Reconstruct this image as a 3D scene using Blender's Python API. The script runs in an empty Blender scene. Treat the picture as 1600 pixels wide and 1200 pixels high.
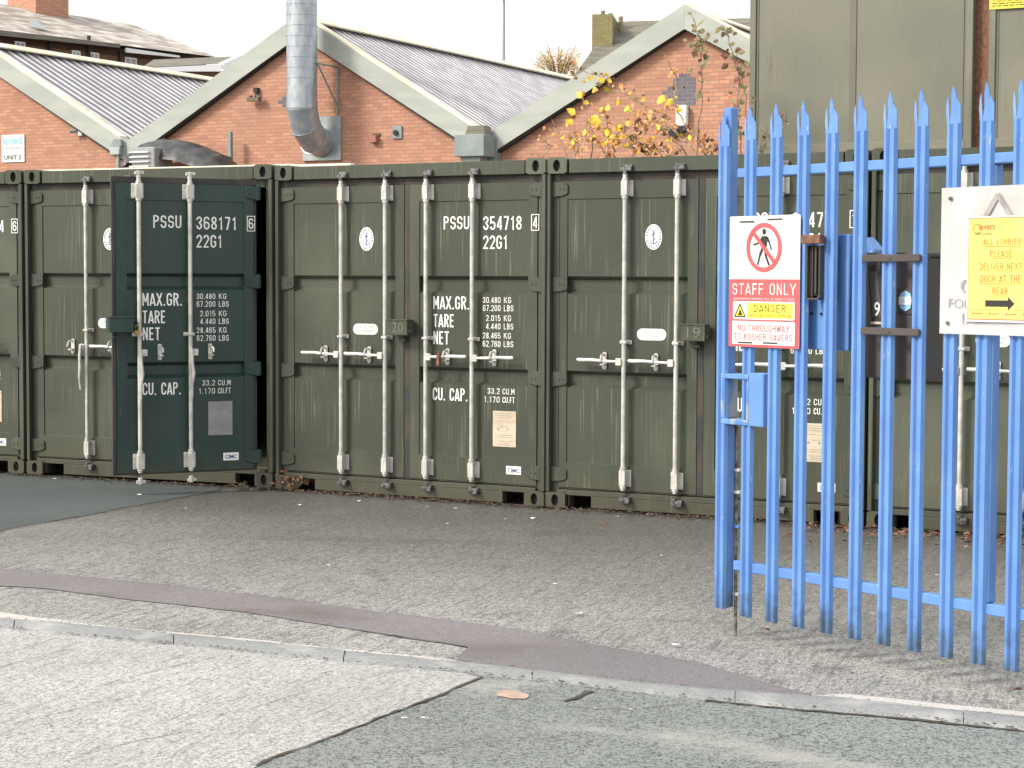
import bpy, bmesh, math, random
from mathutils import Vector, Matrix
random.seed(7)
R = math.radians
sc = bpy.context.scene
COL = sc.collection
# ------------------------------------------------------------------ camera
CH = 1.703                       # eye height
F = 2988.5; PITCH = 0.05526; ROLL = 0.00414   # solved from the containers' known size
cam = bpy.data.cameras.new('camera'); cam.sensor_width = 36; cam.lens = F/1600*36
cam.clip_start = .1; cam.clip_end = 2000
co = bpy.data.objects.new('camera', cam); COL.objects.link(co)
co.matrix_world = Matrix.Translation((0, 0, CH)) @ Matrix.Rotation(math.pi/2-PITCH, 4, 'X') @ Matrix.Rotation(ROLL, 4, 'Z')
sc.camera = co
# ------------------------------------------------------------------ world, sun, exposure
SUN_EL = R(38); SUN_AZ = R(203)      # direction the light comes from, math angle (x right, y away)
w = bpy.data.worlds.new('World'); sc.world = w; w.use_nodes = True
nt = w.node_tree; bg = nt.nodes['Background']
sky = nt.nodes.new('ShaderNodeTexSky'); sky.sky_type = 'NISHITA'; sky.sun_disc = False
sky.sun_elevation = SUN_EL; sky.sun_rotation = R(90)-SUN_AZ; sky.air_density = 1.0; sky.dust_density = 6.0; sky.ozone_density = 1.0
cl = nt.nodes.new('ShaderNodeMix'); cl.data_type = 'RGBA'; cl.inputs[0].default_value = .62      # thin bright cloud over the whole sky
cl.inputs[7].default_value = (7.9, 7.6, 7.0, 1); nt.links.new(sky.outputs[0], cl.inputs[6])
nt.links.new(cl.outputs[2], bg.inputs[0]); bg.inputs[1].default_value = .15
sl = bpy.data.lights.new('sun', 'SUN'); sl.energy = 2.3; sl.angle = R(12); sl.color = (1, .95, .86)
so = bpy.data.objects.new('sun', sl); COL.objects.link(so)
sd = Vector((math.cos(SUN_EL)*math.cos(SUN_AZ), math.cos(SUN_EL)*math.sin(SUN_AZ), math.sin(SUN_EL)))
so.rotation_euler = sd.to_track_quat('Z', 'Y').to_euler(); so.location = (-20, -20, 30)
vs = sc.view_settings; vs.view_transform = 'Standard'; vs.look = 'None'; vs.exposure = .46; vs.gamma = 1
vs.use_curve_mapping = False
sc.render.engine = 'CYCLES'
sc.cycles.max_bounces = 6

# ------------------------------------------------------------------ measuring helpers
def ray(px, py):
    X = (px-800)/F; U = (600-py)/F
    x = X*math.cos(ROLL)-U*math.sin(ROLL); u = X*math.sin(ROLL)+U*math.cos(ROLL)
    return x, math.cos(PITCH)+u*math.sin(PITCH), -math.sin(PITCH)+u*math.cos(PITCH)
class Frame:
    """an upright plane in the world: origin on the ground, local x along it, local y away behind it"""
    def __init__(s, x, y, yaw, z=0): s.x, s.y, s.yaw, s.z = x, y, yaw, z
    def loc(s, px, py, off=0):
        r = ray(px, py); nx, ny = math.sin(s.yaw), math.cos(s.yaw)
        t = (nx*s.x+ny*s.y+off)/(nx*r[0]+ny*r[1])
        qx, qy = r[0]*t-s.x, r[1]*t-s.y
        return qx*math.cos(s.yaw)-qy*math.sin(s.yaw), r[2]*t+CH-s.z
    def l(s, px, py=250, off=0): return s.loc(px, py, off)[0]
    def place(s, o): o.location = (s.x, s.y, s.z); o.rotation_euler = (0, 0, -s.yaw); return o
def gp(px, py):
    r = ray(px, py); t = CH/-r[2]; return r[0]*t, r[1]*t

# ------------------------------------------------------------------ materials
def mat(name, c1, c2=None, scale=3, rough=.6, metal=0, bump=0, bscale=40, stretch=(1, 1, 1), lo=.4, hi=.6, extra=None, spec=.5):
    m = bpy.data.materials.new(name); m.use_nodes = True; n = m.node_tree; b = n.nodes['Principled BSDF']
    b.inputs['Base Color'].default_value = (*c1, 1); b.inputs['Roughness'].default_value = rough
    b.inputs['Metallic'].default_value = metal; b.inputs['Specular IOR Level'].default_value = spec
    tc = n.nodes.new('ShaderNodeTexCoord'); col = None
    oi = n.nodes.new('ShaderNodeObjectInfo'); om = n.nodes.new('ShaderNodeVectorMath'); om.operation = 'SCALE'; om.inputs[0].default_value = (31.7, 17.3, 9.1); n.links.new(oi.outputs['Random'], om.inputs['Scale'])
    ov = n.nodes.new('ShaderNodeVectorMath'); ov.operation = 'ADD'; n.links.new(tc.outputs['Object'], ov.inputs[0]); n.links.new(om.outputs[0], ov.inputs[1])
    def noise(scale, stretch=(1, 1, 1), detail=4):
        mp = n.nodes.new('ShaderNodeMapping'); mp.inputs['Scale'].default_value = stretch
        n.links.new(ov.outputs[0], mp.inputs[0])
        t = n.nodes.new('ShaderNodeTexNoise'); t.inputs['Scale'].default_value = scale; t.inputs['Detail'].default_value = detail
        n.links.new(mp.outputs[0], t.inputs[0]); return t.outputs[0]
    def ramp(src, lo, hi, a=0, bb=1):
        r = n.nodes.new('ShaderNodeMapRange'); r.inputs[1].default_value = lo; r.inputs[2].default_value = hi
        r.inputs[3].default_value = a; r.inputs[4].default_value = bb; r.clamp = True
        n.links.new(src, r.inputs[0]); return r.outputs[0]
    def mix(fac, a, bcol):
        x = n.nodes.new('ShaderNodeMix'); x.data_type = 'RGBA'
        n.links.new(fac, x.inputs[0])
        for i, v in ((6, a), (7, bcol)):
            if isinstance(v, tuple): x.inputs[i].default_value = (*v, 1)
            else: n.links.new(v, x.inputs[i])
        return x.outputs[2]
    col = c1
    if c2: col = mix(ramp(noise(scale, stretch), lo, hi), c1, c2)
    if extra: col = extra(n, tc, noise, ramp, mix, col, b) or col
    if not isinstance(col, tuple): n.links.new(col, b.inputs['Base Color'])
    if bump:
        bp = n.nodes.new('ShaderNodeBump'); bp.inputs['Strength'].default_value = bump; bp.inputs['Distance'].default_value = .01
        n.links.new(noise(bscale, stretch), bp.inputs['Height']); n.links.new(bp.outputs[0], b.inputs['Normal'])
    return m

def paint_extra(streak=(.19, .20, .155), amt=.6, dirt=(.05, .045, .03)):
    def f(n, tc, noise, ramp, mix, col, b):
        s = ramp(noise(1, (120, 120, 1.3), 1), .62, .69, 0, amt)       # thin pale run marks
        gate = ramp(noise(2.2, (1, 1, .7)), .44, .56)
        mu = n.nodes.new('ShaderNodeMath'); mu.operation = 'MULTIPLY'; n.links.new(s, mu.inputs[0]); n.links.new(gate, mu.inputs[1])
        col = mix(mu.outputs[0], col, streak)
        s2 = ramp(noise(1.3, (60, 60, .9), 2), .62, .74, 0, .5)
        col = mix(s2, col, dirt)
        # faded patches, a few rust runs and scuffs
        col = mix(ramp(noise(.8, (1, 1, .7), 5), .48, .66, 0, .30), col, tuple(min(1, 1.0*c) for c in streak))
        rs = n.nodes.new('ShaderNodeMath'); rs.operation = 'MULTIPLY'; n.links.new(ramp(noise(1, (45, 45, 1.6), 2), .66, .72, 0, .75), rs.inputs[0]); n.links.new(ramp(noise(3.1, (1, 1, .8)), .56, .64), rs.inputs[1])
        col = mix(rs.outputs[0], col, (.13, .07, .04))
        col = mix(ramp(noise(26, (1, 1, .6), 5), .70, .74, 0, .6), col, (.11, .075, .05))
        # splash dirt on the lowest 25 cm
        sp = n.nodes.new('ShaderNodeSeparateXYZ'); n.links.new(tc.outputs['Object'], sp.inputs[0])
        nz = noise(7); ad = n.nodes.new('ShaderNodeMath'); ad.operation = 'MULTIPLY_ADD'
        n.links.new(nz, ad.inputs[0]); ad.inputs[1].default_value = -.5; n.links.new(sp.outputs[2], ad.inputs[2])
        col = mix(ramp(ad.outputs[0], -.25, .05, .75, 0), col, (.07, .065, .045))
        return col
    return f
M = {}
M['olive'] = mat('olive_paint', (.042, .053, .037), (.053, .064, .045), 1.3, .42, bump=.06, bscale=60, extra=paint_extra())
M['bottle'] = mat('dark_green_door', (.012, .038, .036), (.018, .047, .043), 1.8, .35, bump=.05, bscale=50, extra=paint_extra((.045, .075, .065), .4, (.010, .02, .016)))  # open right door leaf set darker and bluer than the olive
M['chrome'] = mat('black_chrome', (.10, .10, .11), (.28, .28, .29), 40, .3, .8)
M['olive_dark'] = mat('recess_paint', (.040, .044, .030), (.055, .058, .040), 3, .6)
M['rubber'] = mat('door_rubber', (.035, .034, .035), (.065, .055, .048), 4, .7)
M['black'] = mat('black_void', (.012, .012, .012), None, rough=.9)
M['galv'] = mat('galvanised', (.66, .66, .63), (.50, .50, .48), 12, .42, .25, extra=None)
M['zinc'] = mat('zinc_dark', (.30, .30, .30), (.12, .10, .08), 30, .4, .7)
M['white'] = mat('white_print', (.90, .91, .90), (.80, .82, .80), 9, .5)
M['paper'] = mat('paper', (.62, .54, .42), (.52, .45, .34), 7, .8)
M['greypaper'] = mat('grey_plate', (.30, .31, .34), (.24, .25, .28), 9, .6)
M['ink'] = mat('ink', (.03, .03, .03), rough=.8)
M['navy'] = mat('navy_ink', (.05, .08, .25), rough=.6)
M['chalk'] = mat('chalk_mark', (.17, .18, .145), rough=.8)
def bluewear(n, tc, noise, ramp, mix, col, b):
    col = mix(ramp(noise(9, (1, 1, .35)), .66, .70, 0, .45), col, (.16, .36, .44))
    sp = n.nodes.new('ShaderNodeSeparateXYZ'); n.links.new(tc.outputs['Object'], sp.inputs[0])
    nz = noise(14); ad = n.nodes.new('ShaderNodeMath'); ad.operation = 'MULTIPLY_ADD'
    n.links.new(nz, ad.inputs[0]); ad.inputs[1].default_value = -.35; n.links.new(sp.outputs[2], ad.inputs[2])
    col = mix(ramp(noise(70, (1, 1, .25), 3), .69, .72, 0, .7), col, (.42, .47, .50))
    col = mix(ramp(noise(3, (1, 1, .5), 5), .45, .7, 0, .35), col, (.07, .19, .50))
    return mix(ramp(ad.outputs[0], -.08, .09, .85, 0), col, (.05, .075, .09))
M['blue'] = mat('blue_gate_paint', (.115, .25, .58), (.135, .29, .60), 5, .38, bump=.05, bscale=35, extra=bluewear)
def wornwear(n, tc, noise, ramp, mix, col, b):
    return mix(ramp(noise(16, (1, 1, .5)), .52, .58, 0, .85), col, (.38, .40, .36))
M['blue_worn'] = mat('blue_chipped_paint', (.08, .21, .56), (.12, .28, .60), 8, .5, bump=.1, extra=wornwear)
M['rust'] = mat('rusty_steel', (.16, .075, .045), (.26, .13, .09), 25, .7, .3, bump=.2, bscale=90)
M['red'] = mat('sign_red', (.78, .09, .10), (.74, .11, .12), 3, .45)
M['darkred'] = mat('dark_red_print', (.55, .07, .08), rough=.5)
M['yellow'] = mat('sign_yellow', (.85, .70, .07), (.80, .64, .10), 6, .5)
M['yellow2'] = mat('laminated_yellow', (.86, .72, .16), (.82, .66, .20), 8, .4)
M['orange'] = mat('sign_orange', (.66, .16, .04), rough=.6)
M['signwhite'] = mat('sign_white', (.78, .78, .78), (.70, .70, .69), 3, .45, bump=.1, bscale=6)
M['greyink'] = mat('grey_ink', (.26, .24, .25), (.36, .34, .33), 15, .7)
M['brown'] = mat('brown_letter_box', (.062, .052, .050), (.075, .065, .062), 6, .5, bump=.05)
M['skyblue'] = mat('sticker_blue', (.30, .58, .85), rough=.5)
M['fascia'] = mat('grey_green_fascia', (.36, .395, .365), (.42, .45, .42), .9, .6, stretch=(1, 1, 4))
M['cream'] = mat('cream_trim', (.80, .72, .52), (.86, .82, .70), 2, .5)
M['pipe'] = mat('duct_steel', (.46, .51, .56), (.36, .41, .46), 9, .38, .55, stretch=(1, 1, .4), bump=.1, bscale=15)
M['plate'] = mat('duct_plate', (.42, .47, .48), (.33, .38, .39), 4, .4, .5)
M['cabin'] = mat('cabin_paint', (.155, .165, .128), (.195, .195, .15), 1.0, .5, bump=.05, extra=paint_extra((.24, .24, .19), .4, (.10, .09, .07)))
M['cabin_rib'] = mat('cabin_rib_paint', (.15, .145, .12), (.17, .16, .135), 2, .6)
M['lead'] = mat('grey_box', (.27, .32, .33), (.22, .27, .28), 3, .6)
def ribx(n, tc, noise, ramp, mix, col, b): return None
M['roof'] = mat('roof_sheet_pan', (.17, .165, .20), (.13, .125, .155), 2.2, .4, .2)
M['rib_glint'] = mat('roof_rib_glint', (.60, .60, .62), (.46, .46, .50), 2.2, .3, .3)  # sky glint on the rib tops, put into the colour
M['moss'] = mat('moss', (.10, .15, .02), (.16, .20, .04), 30, .9, bump=.5)
M['slate'] = mat('slate_lichen', (.27, .235, .205), (.56, .53, .50), 1.1, .7, stretch=(1, 1, 3.5), lo=.42, hi=.62, bump=.3, bscale=8)
M['darkslate'] = mat('dark_slate', (.13, .125, .11), (.20, .19, .15), 2, .7, stretch=(.6, .6, 6), bump=.3, bscale=5)
M['tarp'] = mat('black_tarp', (.03, .033, .038), (.07, .075, .08), 3, .45, bump=.6, bscale=5)
M['bark'] = mat('pale_stem', (.50, .36, .24), (.32, .22, .14), 20, .8)
M['bark2'] = mat('brown_stem', (.16, .13, .09), rough=.8)
def leafm(name, a, b2):
    m = mat(name, a, b2, 18, .6); b = m.node_tree.nodes['Principled BSDF']
    b.inputs['Transmission Weight'].default_value = 0; b.inputs['Subsurface Weight'].default_value = 0
    return m
M['leaf_y'] = leafm('yellow_leaf', (.88, .62, .05), (.78, .48, .05))
M['leaf_o'] = leafm('orange_leaf', (.72, .38, .12), (.50, .22, .08))
M['leaf_g'] = leafm('olive_leaf', (.16, .16, .07), (.27, .21, .10))
M['leaf_d'] = leafm('dead_leaf', (.13, .06, .035), (.22, .11, .07))
M['glass'] = mat('window_glass', (.30, .33, .36), rough=.1)
M['pvc'] = mat('white_frame', (.78, .80, .82), rough=.4)
M['lampgrey'] = mat('lamp_grey', (.30, .31, .32), rough=.5)

def brick(name, a, b_, mortar, bump=.4):
    m = bpy.data.materials.new(name); m.use_nodes = True; n = m.node_tree; bs = n.nodes['Principled BSDF']; bs.inputs['Roughness'].default_value = .85
    tc = n.nodes.new('ShaderNodeTexCoord'); sp = n.nodes.new('ShaderNodeSeparateXYZ'); cb = n.nodes.new('ShaderNodeCombineXYZ')
    ad = n.nodes.new('ShaderNodeMath'); ad.operation = 'ADD'
    n.links.new(tc.outputs['Object'], sp.inputs[0]); n.links.new(sp.outputs[0], ad.inputs[0]); n.links.new(sp.outputs[1], ad.inputs[1])
    n.links.new(ad.outputs[0], cb.inputs[0]); n.links.new(sp.outputs[2], cb.inputs[1])
    br = n.nodes.new('ShaderNodeTexBrick'); n.links.new(cb.outputs[0], br.inputs[0])
    br.inputs['Scale'].default_value = 1; br.inputs['Brick Width'].default_value = .235; br.inputs['Row Height'].default_value = .083
    br.inputs['Mortar Size'].default_value = .009; br.inputs['Bias'].default_value = 0; br.inputs['Mortar Smooth'].default_value = .2
    br.inputs['Color1'].default_value = (*a, 1); br.inputs['Color2'].default_value = (*b_, 1); br.inputs['Mortar'].default_value = (*mortar, 1)
    no = n.nodes.new('ShaderNodeTexNoise'); no.inputs['Scale'].default_value = .8; no.inputs['Detail'].default_value = 6
    n.links.new(tc.outputs['Object'], no.inputs[0])
    mr = n.nodes.new('ShaderNodeMapRange'); n.links.new(no.outputs[0], mr.inputs[0]); mr.inputs[1].default_value = .35; mr.inputs[2].default_value = .7
    mr.inputs[3].default_value = 0; mr.inputs[4].default_value = .45
    mx = n.nodes.new('ShaderNodeMix'); mx.data_type = 'RGBA'; n.links.new(mr.outputs[0], mx.inputs[0]); n.links.new(br.outputs[0], mx.inputs[6])
    mx.inputs[7].default_value = (a[0]*.62, a[1]*.7, a[2]*.75, 1)
    n.links.new(mx.outputs[2], bs.inputs['Base Color'])
    bp = n.nodes.new('ShaderNodeBump'); bp.inputs['Strength'].default_value = bump; bp.inputs['Distance'].default_value = .01; bp.invert = True
    n.links.new(br.outputs['Fac'], bp.inputs['Height']); n.links.new(bp.outputs[0], bs.inputs['Normal'])
    return m
M['brick'] = brick('red_brick', (.60, .30, .195), (.44, .205, .14), (.30, .21, .16))
M['brick_blue'] = brick('blue_brick', (.13, .13, .16), (.17, .165, .19), (.27, .22, .21))
M['brick_old'] = brick('old_brick', (.17, .088, .05), (.13, .07, .04), (.12, .08, .06))
M['brick_moss'] = brick('mossy_brick', (.30, .27, .12), (.25, .21, .09), (.20, .18, .10))

# ground
WEAR = []
def groundmat(name, light, dark, brush=0, speck=.5, sscale=70, row_dark=None, patch=None, rough=.85):
    m = bpy.data.materials.new(name); m.use_nodes = True; n = m.node_tree; b = n.nodes['Principled BSDF']; b.inputs['Roughness'].default_value = rough
    b.inputs['Specular IOR Level'].default_value = .35
    tc = n.nodes.new('ShaderNodeTexCoord')
    def noise(scale, stretch=(1, 1, 1), rot=0, detail=5, rg=.55):
        mp = n.nodes.new('ShaderNodeMapping'); mp.inputs['Scale'].default_value = stretch; 
        src = tc.outputs['Object']
        if rot:
            m0 = n.nodes.new('ShaderNodeMapping'); m0.inputs['Rotation'].default_value = (0, 0, rot); n.links.new(src, m0.inputs[0]); src = m0.outputs[0]
        n.links.new(src, mp.inputs[0]); t = n.nodes.new('ShaderNodeTexNoise'); t.inputs['Scale'].default_value = scale
        t.inputs['Detail'].default_value = detail; t.inputs['Roughness'].default_value = rg; n.links.new(mp.outputs[0], t.inputs[0]); return t.outputs[0]
    def rmp(s, lo, hi, a=0, c=1):
        r = n.nodes.new('ShaderNodeMapRange'); n.links.new(s, r.inputs[0])
        for i, v in enumerate((lo, hi, a, c)): r.inputs[i+1].default_value = v
        return r.outputs[0]
    def mix(f, a, c, mode='MIX'):
        x = n.nodes.new('ShaderNodeMix'); x.data_type = 'RGBA'; x.blend_type = mode
        if isinstance(f, float): x.inputs[0].default_value = f
        else: n.links.new(f, x.inputs[0])
        for i, v in ((6, a), (7, c)):
            if isinstance(v, tuple): x.inputs[i].default_value = (*v, 1)
            else: n.links.new(v, x.inputs[i])
        return x.outputs[2]
    col = mix(rmp(noise(.9, detail=6), .35, .65), light, tuple(.82*c for c in light))
    sp0 = noise(sscale, detail=2, rg=.6); sp1 = noise(sscale*.30, detail=6, rg=.85)
    av = n.nodes.new('ShaderNodeMath'); av.operation = 'MULTIPLY_ADD'; n.links.new(sp0, av.inputs[0]); av.inputs[1].default_value = .5; 
    hv = n.nodes.new('ShaderNodeMath'); hv.operation = 'MULTIPLY'; hv.inputs[1].default_value = .5; n.links.new(sp1, hv.inputs[0]); n.links.new(hv.outputs[0], av.inputs[2]); sp = av.outputs[0]
    h = sp
    col = mix(rmp(sp, .48, .56, 0, speck), col, dark)
    col = mix(rmp(noise(3.2, detail=7, rg=.7), .50, .70, 0, .28), col, tuple((a_+b_)/2 for a_, b_ in zip(light, dark)))
    if brush:
        br = noise(30, (1, .09, 1), -BRUSH, 3, .6)     # long tamped ridges along the brush direction
        br2 = noise(80, (1, .16, 1), -BRUSH, 3, .6)
        col = mix(rmp(br, .55, .64, 0, brush*.8), col, dark)
        col = mix(rmp(br2, .50, .62, 0, brush*.7), col, dark)
        ad = n.nodes.new('ShaderNodeMath'); ad.operation = 'ADD'; n.links.new(br2, ad.inputs[0]); n.links.new(sp, ad.inputs[1]); h = ad.outputs[0]
    if row_dark:  # tone darkens and roughness drops towards the container row
        ox, oy, nx, ny, d0, d1, dc = row_dark
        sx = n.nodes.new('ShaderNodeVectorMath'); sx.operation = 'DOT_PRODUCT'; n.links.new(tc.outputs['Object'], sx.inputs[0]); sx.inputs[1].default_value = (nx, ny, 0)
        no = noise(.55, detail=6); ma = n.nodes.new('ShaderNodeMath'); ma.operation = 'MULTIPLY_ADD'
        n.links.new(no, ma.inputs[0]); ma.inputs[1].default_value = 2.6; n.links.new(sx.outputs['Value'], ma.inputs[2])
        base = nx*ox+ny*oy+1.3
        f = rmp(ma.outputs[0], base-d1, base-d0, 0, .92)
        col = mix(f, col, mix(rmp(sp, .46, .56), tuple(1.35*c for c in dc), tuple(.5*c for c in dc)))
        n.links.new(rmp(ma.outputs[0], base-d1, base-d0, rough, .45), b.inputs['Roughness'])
    if brush and row_dark:
        tm = noise(1.0, (.25, 2.6, 1), .15, 5, .6); col = mix(rmp(tm, .56, .72, 0, .3), col, tuple(.55*c for c in dark))
        st_ = noise(1.7, detail=6, rg=.65); col = mix(rmp(st_, .60, .68, 0, .5), col, tuple(.7*c for c in dark))
    if patch:
        pc, lo, hi, psc = patch
        col = mix(rmp(noise(psc, (1, 1.6, 1), .5, 6), lo, hi, 0, .8), col, pc)
    n.links.new(col, b.inputs['Base Color'])
    bp = n.nodes.new('ShaderNodeBump'); bp.inputs['Strength'].default_value = .8; bp.inputs['Distance'].default_value = .006
    n.links.new(h, bp.inputs['Height']); n.links.new(bp.outputs[0], b.inputs['Normal'])
    return m
_a, _b = gp(781, 970), gp(942, 890)
BRUSH = math.atan2(_b[1]-_a[1], _b[0]-_a[0]) - math.pi/2      # brush strokes run this way
M['yard'] = groundmat('brushed_concrete', (.53, .53, .515), (.11, .112, .11), .6, .9, 100, row_dark=(.25, 14.17, math.sin(.47), math.cos(.47), .9, 6.4, (.095, .094, .088)))
M['apron'] = groundmat('pale_concrete', (.54, .54, .53), (.17, .17, .168), .45, .85, 110)
M['tarmac'] = groundmat('grey_tarmac', (.28, .305, .30), (.055, .062, .062), 0, .9, 110, patch=((.40, .40, .375), .56, .70, 1.1))
M['tarmac_left'] = groundmat('smooth_tarmac', (.10, .118, .12), (.055, .065, .066), 0, .6, 60, patch=((.075, .088, .09), .5, .6, .6), rough=.7)
M['trench'] = groundmat('purplish_tarmac', (.23, .218, .23), (.115, .108, .114), 0, .6, 120, patch=((.125, .115, .105), .55, .70, 1.0))
M['far'] = groundmat('far_ground', (.12, .12, .12), (.06, .06, .06), 0, .6, 20)
M['kerbstone'] = groundmat('kerb_concrete', (.29, .305, .315), (.17, .178, .185), 0, .6, 90, patch=((.42, .42, .41), .52, .68, 3.5))
M['haunch'] = groundmat('haunch_concrete', (.58, .565, .54), (.36, .34, .32), 0, .5, 80)
M['crack'] = mat('crack', (.05, .045, .04), (.08, .07, .05), 30, .95)

# ------------------------------------------------------------------ mesh helpers
class MB:
    def __init__(s): s.bm = bmesh.new()
    def poly(s, pts):
        vs_ = [s.bm.verts.new(p) for p in pts]; return s.bm.faces.new(vs_)
    def box(s, x0, x1, y0, y1, z0, z1):
        bmesh.ops.create_cube(s.bm, size=1, matrix=Matrix.Translation(((x0+x1)/2, (y0+y1)/2, (z0+z1)/2)) @ Matrix.Diagonal((abs(x1-x0), abs(y1-y0), abs(z1-z0), 1))); return s
    def cyl(s, p0, p1, r, r2=None, n=12):
        p0, p1 = Vector(p0), Vector(p1); d = p1-p0
        mt = Matrix.Translation((p0+p1)/2) @ d.to_track_quat('Z', 'Y').to_matrix().to_4x4()
        bmesh.ops.create_cone(s.bm, cap_ends=True, segments=n, radius1=r, radius2=r if r2 is None else r2, depth=d.length, matrix=mt); return s
    def tube(s, pts, rs, n=8, cap=True):
        pts = [Vector(p) for p in pts]; rings = []
        if not isinstance(rs, (list, tuple)): rs = [rs]*len(pts)
        up = None
        for i, p in enumerate(pts):
            d = (pts[min(i+1, len(pts)-1)]-pts[max(i-1, 0)]).normalized()
            a = d.orthogonal().normalized() if up is None else (up-d*up.dot(d)).normalized()
            up = a; bb = d.cross(a)
            rings.append([s.bm.verts.new(p+(a*math.cos(2*math.pi*k/n)+bb*math.sin(2*math.pi*k/n))*rs[i]) for k in range(n)])
        for a, b_ in zip(rings, rings[1:]):
            for k in range(n): s.bm.faces.new((a[k], a[(k+1) % n], b_[(k+1) % n], b_[k]))
        if cap: s.bm.faces.new(rings[0][::-1]); s.bm.faces.new(rings[-1])
        return s
    def prism(s, pts2, y0, y1, fn=None):
        """outline in x,z extruded from y0 to y1"""
        a = [s.bm.verts.new((x, y0, z)) for x, z in pts2]; b_ = [s.bm.verts.new((x, y1, z)) for x, z in pts2]; n = len(a)
        s.bm.faces.new(a); s.bm.faces.new(b_[::-1])
        for i in range(n): s.bm.faces.new((a[i], b_[i], b_[(i+1) % n], a[(i+1) % n]))
        return s
    def disc(s, cx, cz, rx, rz, y0, y1, n=28):
        return s.prism([(cx+rx*math.cos(2*math.pi*k/n), cz+rz*math.sin(2*math.pi*k/n)) for k in range(n)], y0, y1)
    def ring(s, cx, cz, ro, ri, y0, y1, n=40, ar=1):
        for k in range(n):
            a, b_ = 2*math.pi*k/n, 2*math.pi*(k+1)/n
            P = lambda r, t: (cx+r*ar*math.cos(t), cz+r*math.sin(t))
            s.prism([P(ri, a), P(ro, a), P(ro, b_), P(ri, b_)], y0, y1)
        bmesh.ops.remove_doubles(s.bm, verts=s.bm.verts, dist=1e-5); return s
    def rrect(s, x0, x1, z0, z1, r, y0, y1, n=5):
        pts = []
        for cx, cz, a0 in ((x1-r, z1-r, 0), (x0+r, z1-r, 90), (x0+r, z0+r, 180), (x1-r, z0+r, 270)):
            for k in range(n+1): a = R(a0+90*k/n); pts.append((cx+r*math.cos(a), cz+r*math.sin(a)))
        return s.prism(pts, y0, y1)
    def bar(s, p0, p1, w, y0, y1):
        (x0, z0), (x1, z1) = p0, p1; d = math.hypot(x1-x0, z1-z0); nx, nz = -(z1-z0)/d*w/2, (x1-x0)/d*w/2
        return s.prism([(x0+nx, z0+nz), (x1+nx, z1+nz), (x1-nx, z1-nz), (x0-nx, z0-nz)], y0, y1)
    def build(s, name, m, parent=None, bevel=0, smooth=False, seg=1):
        bmesh.ops.recalc_face_normals(s.bm, faces=s.bm.faces)
        me = bpy.data.meshes.new(name); s.bm.to_mesh(me); s.bm.free(); me.materials.append(M[m] if isinstance(m, str) else m)
        if smooth:
            for p in me.polygons: p.use_smooth = True
            try: me.set_sharp_from_angle(angle=R(38))
            except Exception: pass
        o = bpy.data.objects.new(name, me); COL.objects.link(o)
        if parent: o.parent = parent
        if bevel:
            b = o.modifiers.new('edge', 'BEVEL'); b.width = bevel; b.segments = seg; b.limit_method = 'ANGLE'; b.angle_limit = R(40)
        return o
def tag(o, label=None, cat=None, group=None, kind=None):
    if label: o['label'] = label
    if cat: o['category'] = cat
    if group: o['group'] = group
    if kind: o['kind'] = kind
    return o
def empty(name, label, cat, group=None, fr=None, loc=None, rz=0):
    o = bpy.data.objects.new(name, None); COL.objects.link(o); o.empty_display_size = .2
    if fr: fr.place(o)
    if loc: o.location = loc; o.rotation_euler = (0, 0, rz)
    return tag(o, label, cat, group)
def ctr(o):
    """move a top-level mesh's origin to the middle of its foot"""
    me = o.data; xs = [v.co for v in me.vertices]
    c = Vector(((min(v.x for v in xs)+max(v.x for v in xs))/2, (min(v.y for v in xs)+max(v.y for v in xs))/2, min(v.z for v in xs)))
    mw = o.matrix_basis.copy(); me.transform(Matrix.Translation(-c)); o.location = mw @ c; return o

def add_text(bm, txt, x0, x1, z0, z1, y, bold=0.0, thick=.0015):
    """letters filling the box x0..x1, z0..z1 on the plane y (front faces towards -y)"""
    cu = bpy.data.curves.new('t', 'FONT'); cu.body = txt; cu.size = 1; cu.offset = bold; cu.resolution_u = 3
    ob = bpy.data.objects.new('t', cu); COL.objects.link(ob)
    dg = bpy.context.evaluated_depsgraph_get(); me = bpy.data.meshes.new_from_object(ob.evaluated_get(dg))
    bpy.data.objects.remove(ob); bpy.data.curves.remove(cu)
    if not me.vertices: return
    xs = [v.co.x for v in me.vertices]; ys = [v.co.y for v in me.vertices]
    # height normalised by cap height so commas do not squash a line
    ymin, ymax = 0, max(ys)
    sx = (x1-x0)/(max(xs)-min(xs)); sy = (z1-z0)/(ymax-ymin); mx = min(xs)
    t = bmesh.new(); t.from_mesh(me)
    for v in t.verts: v.co = Vector((x0+(v.co.x-mx)*sx, y, z0+v.co.y*sy))
    me2 = bpy.data.meshes.new('tmp'); t.to_mesh(me2); t.free()
    bm.from_mesh(me2); bpy.data.meshes.remove(me); bpy.data.meshes.remove(me2)
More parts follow.
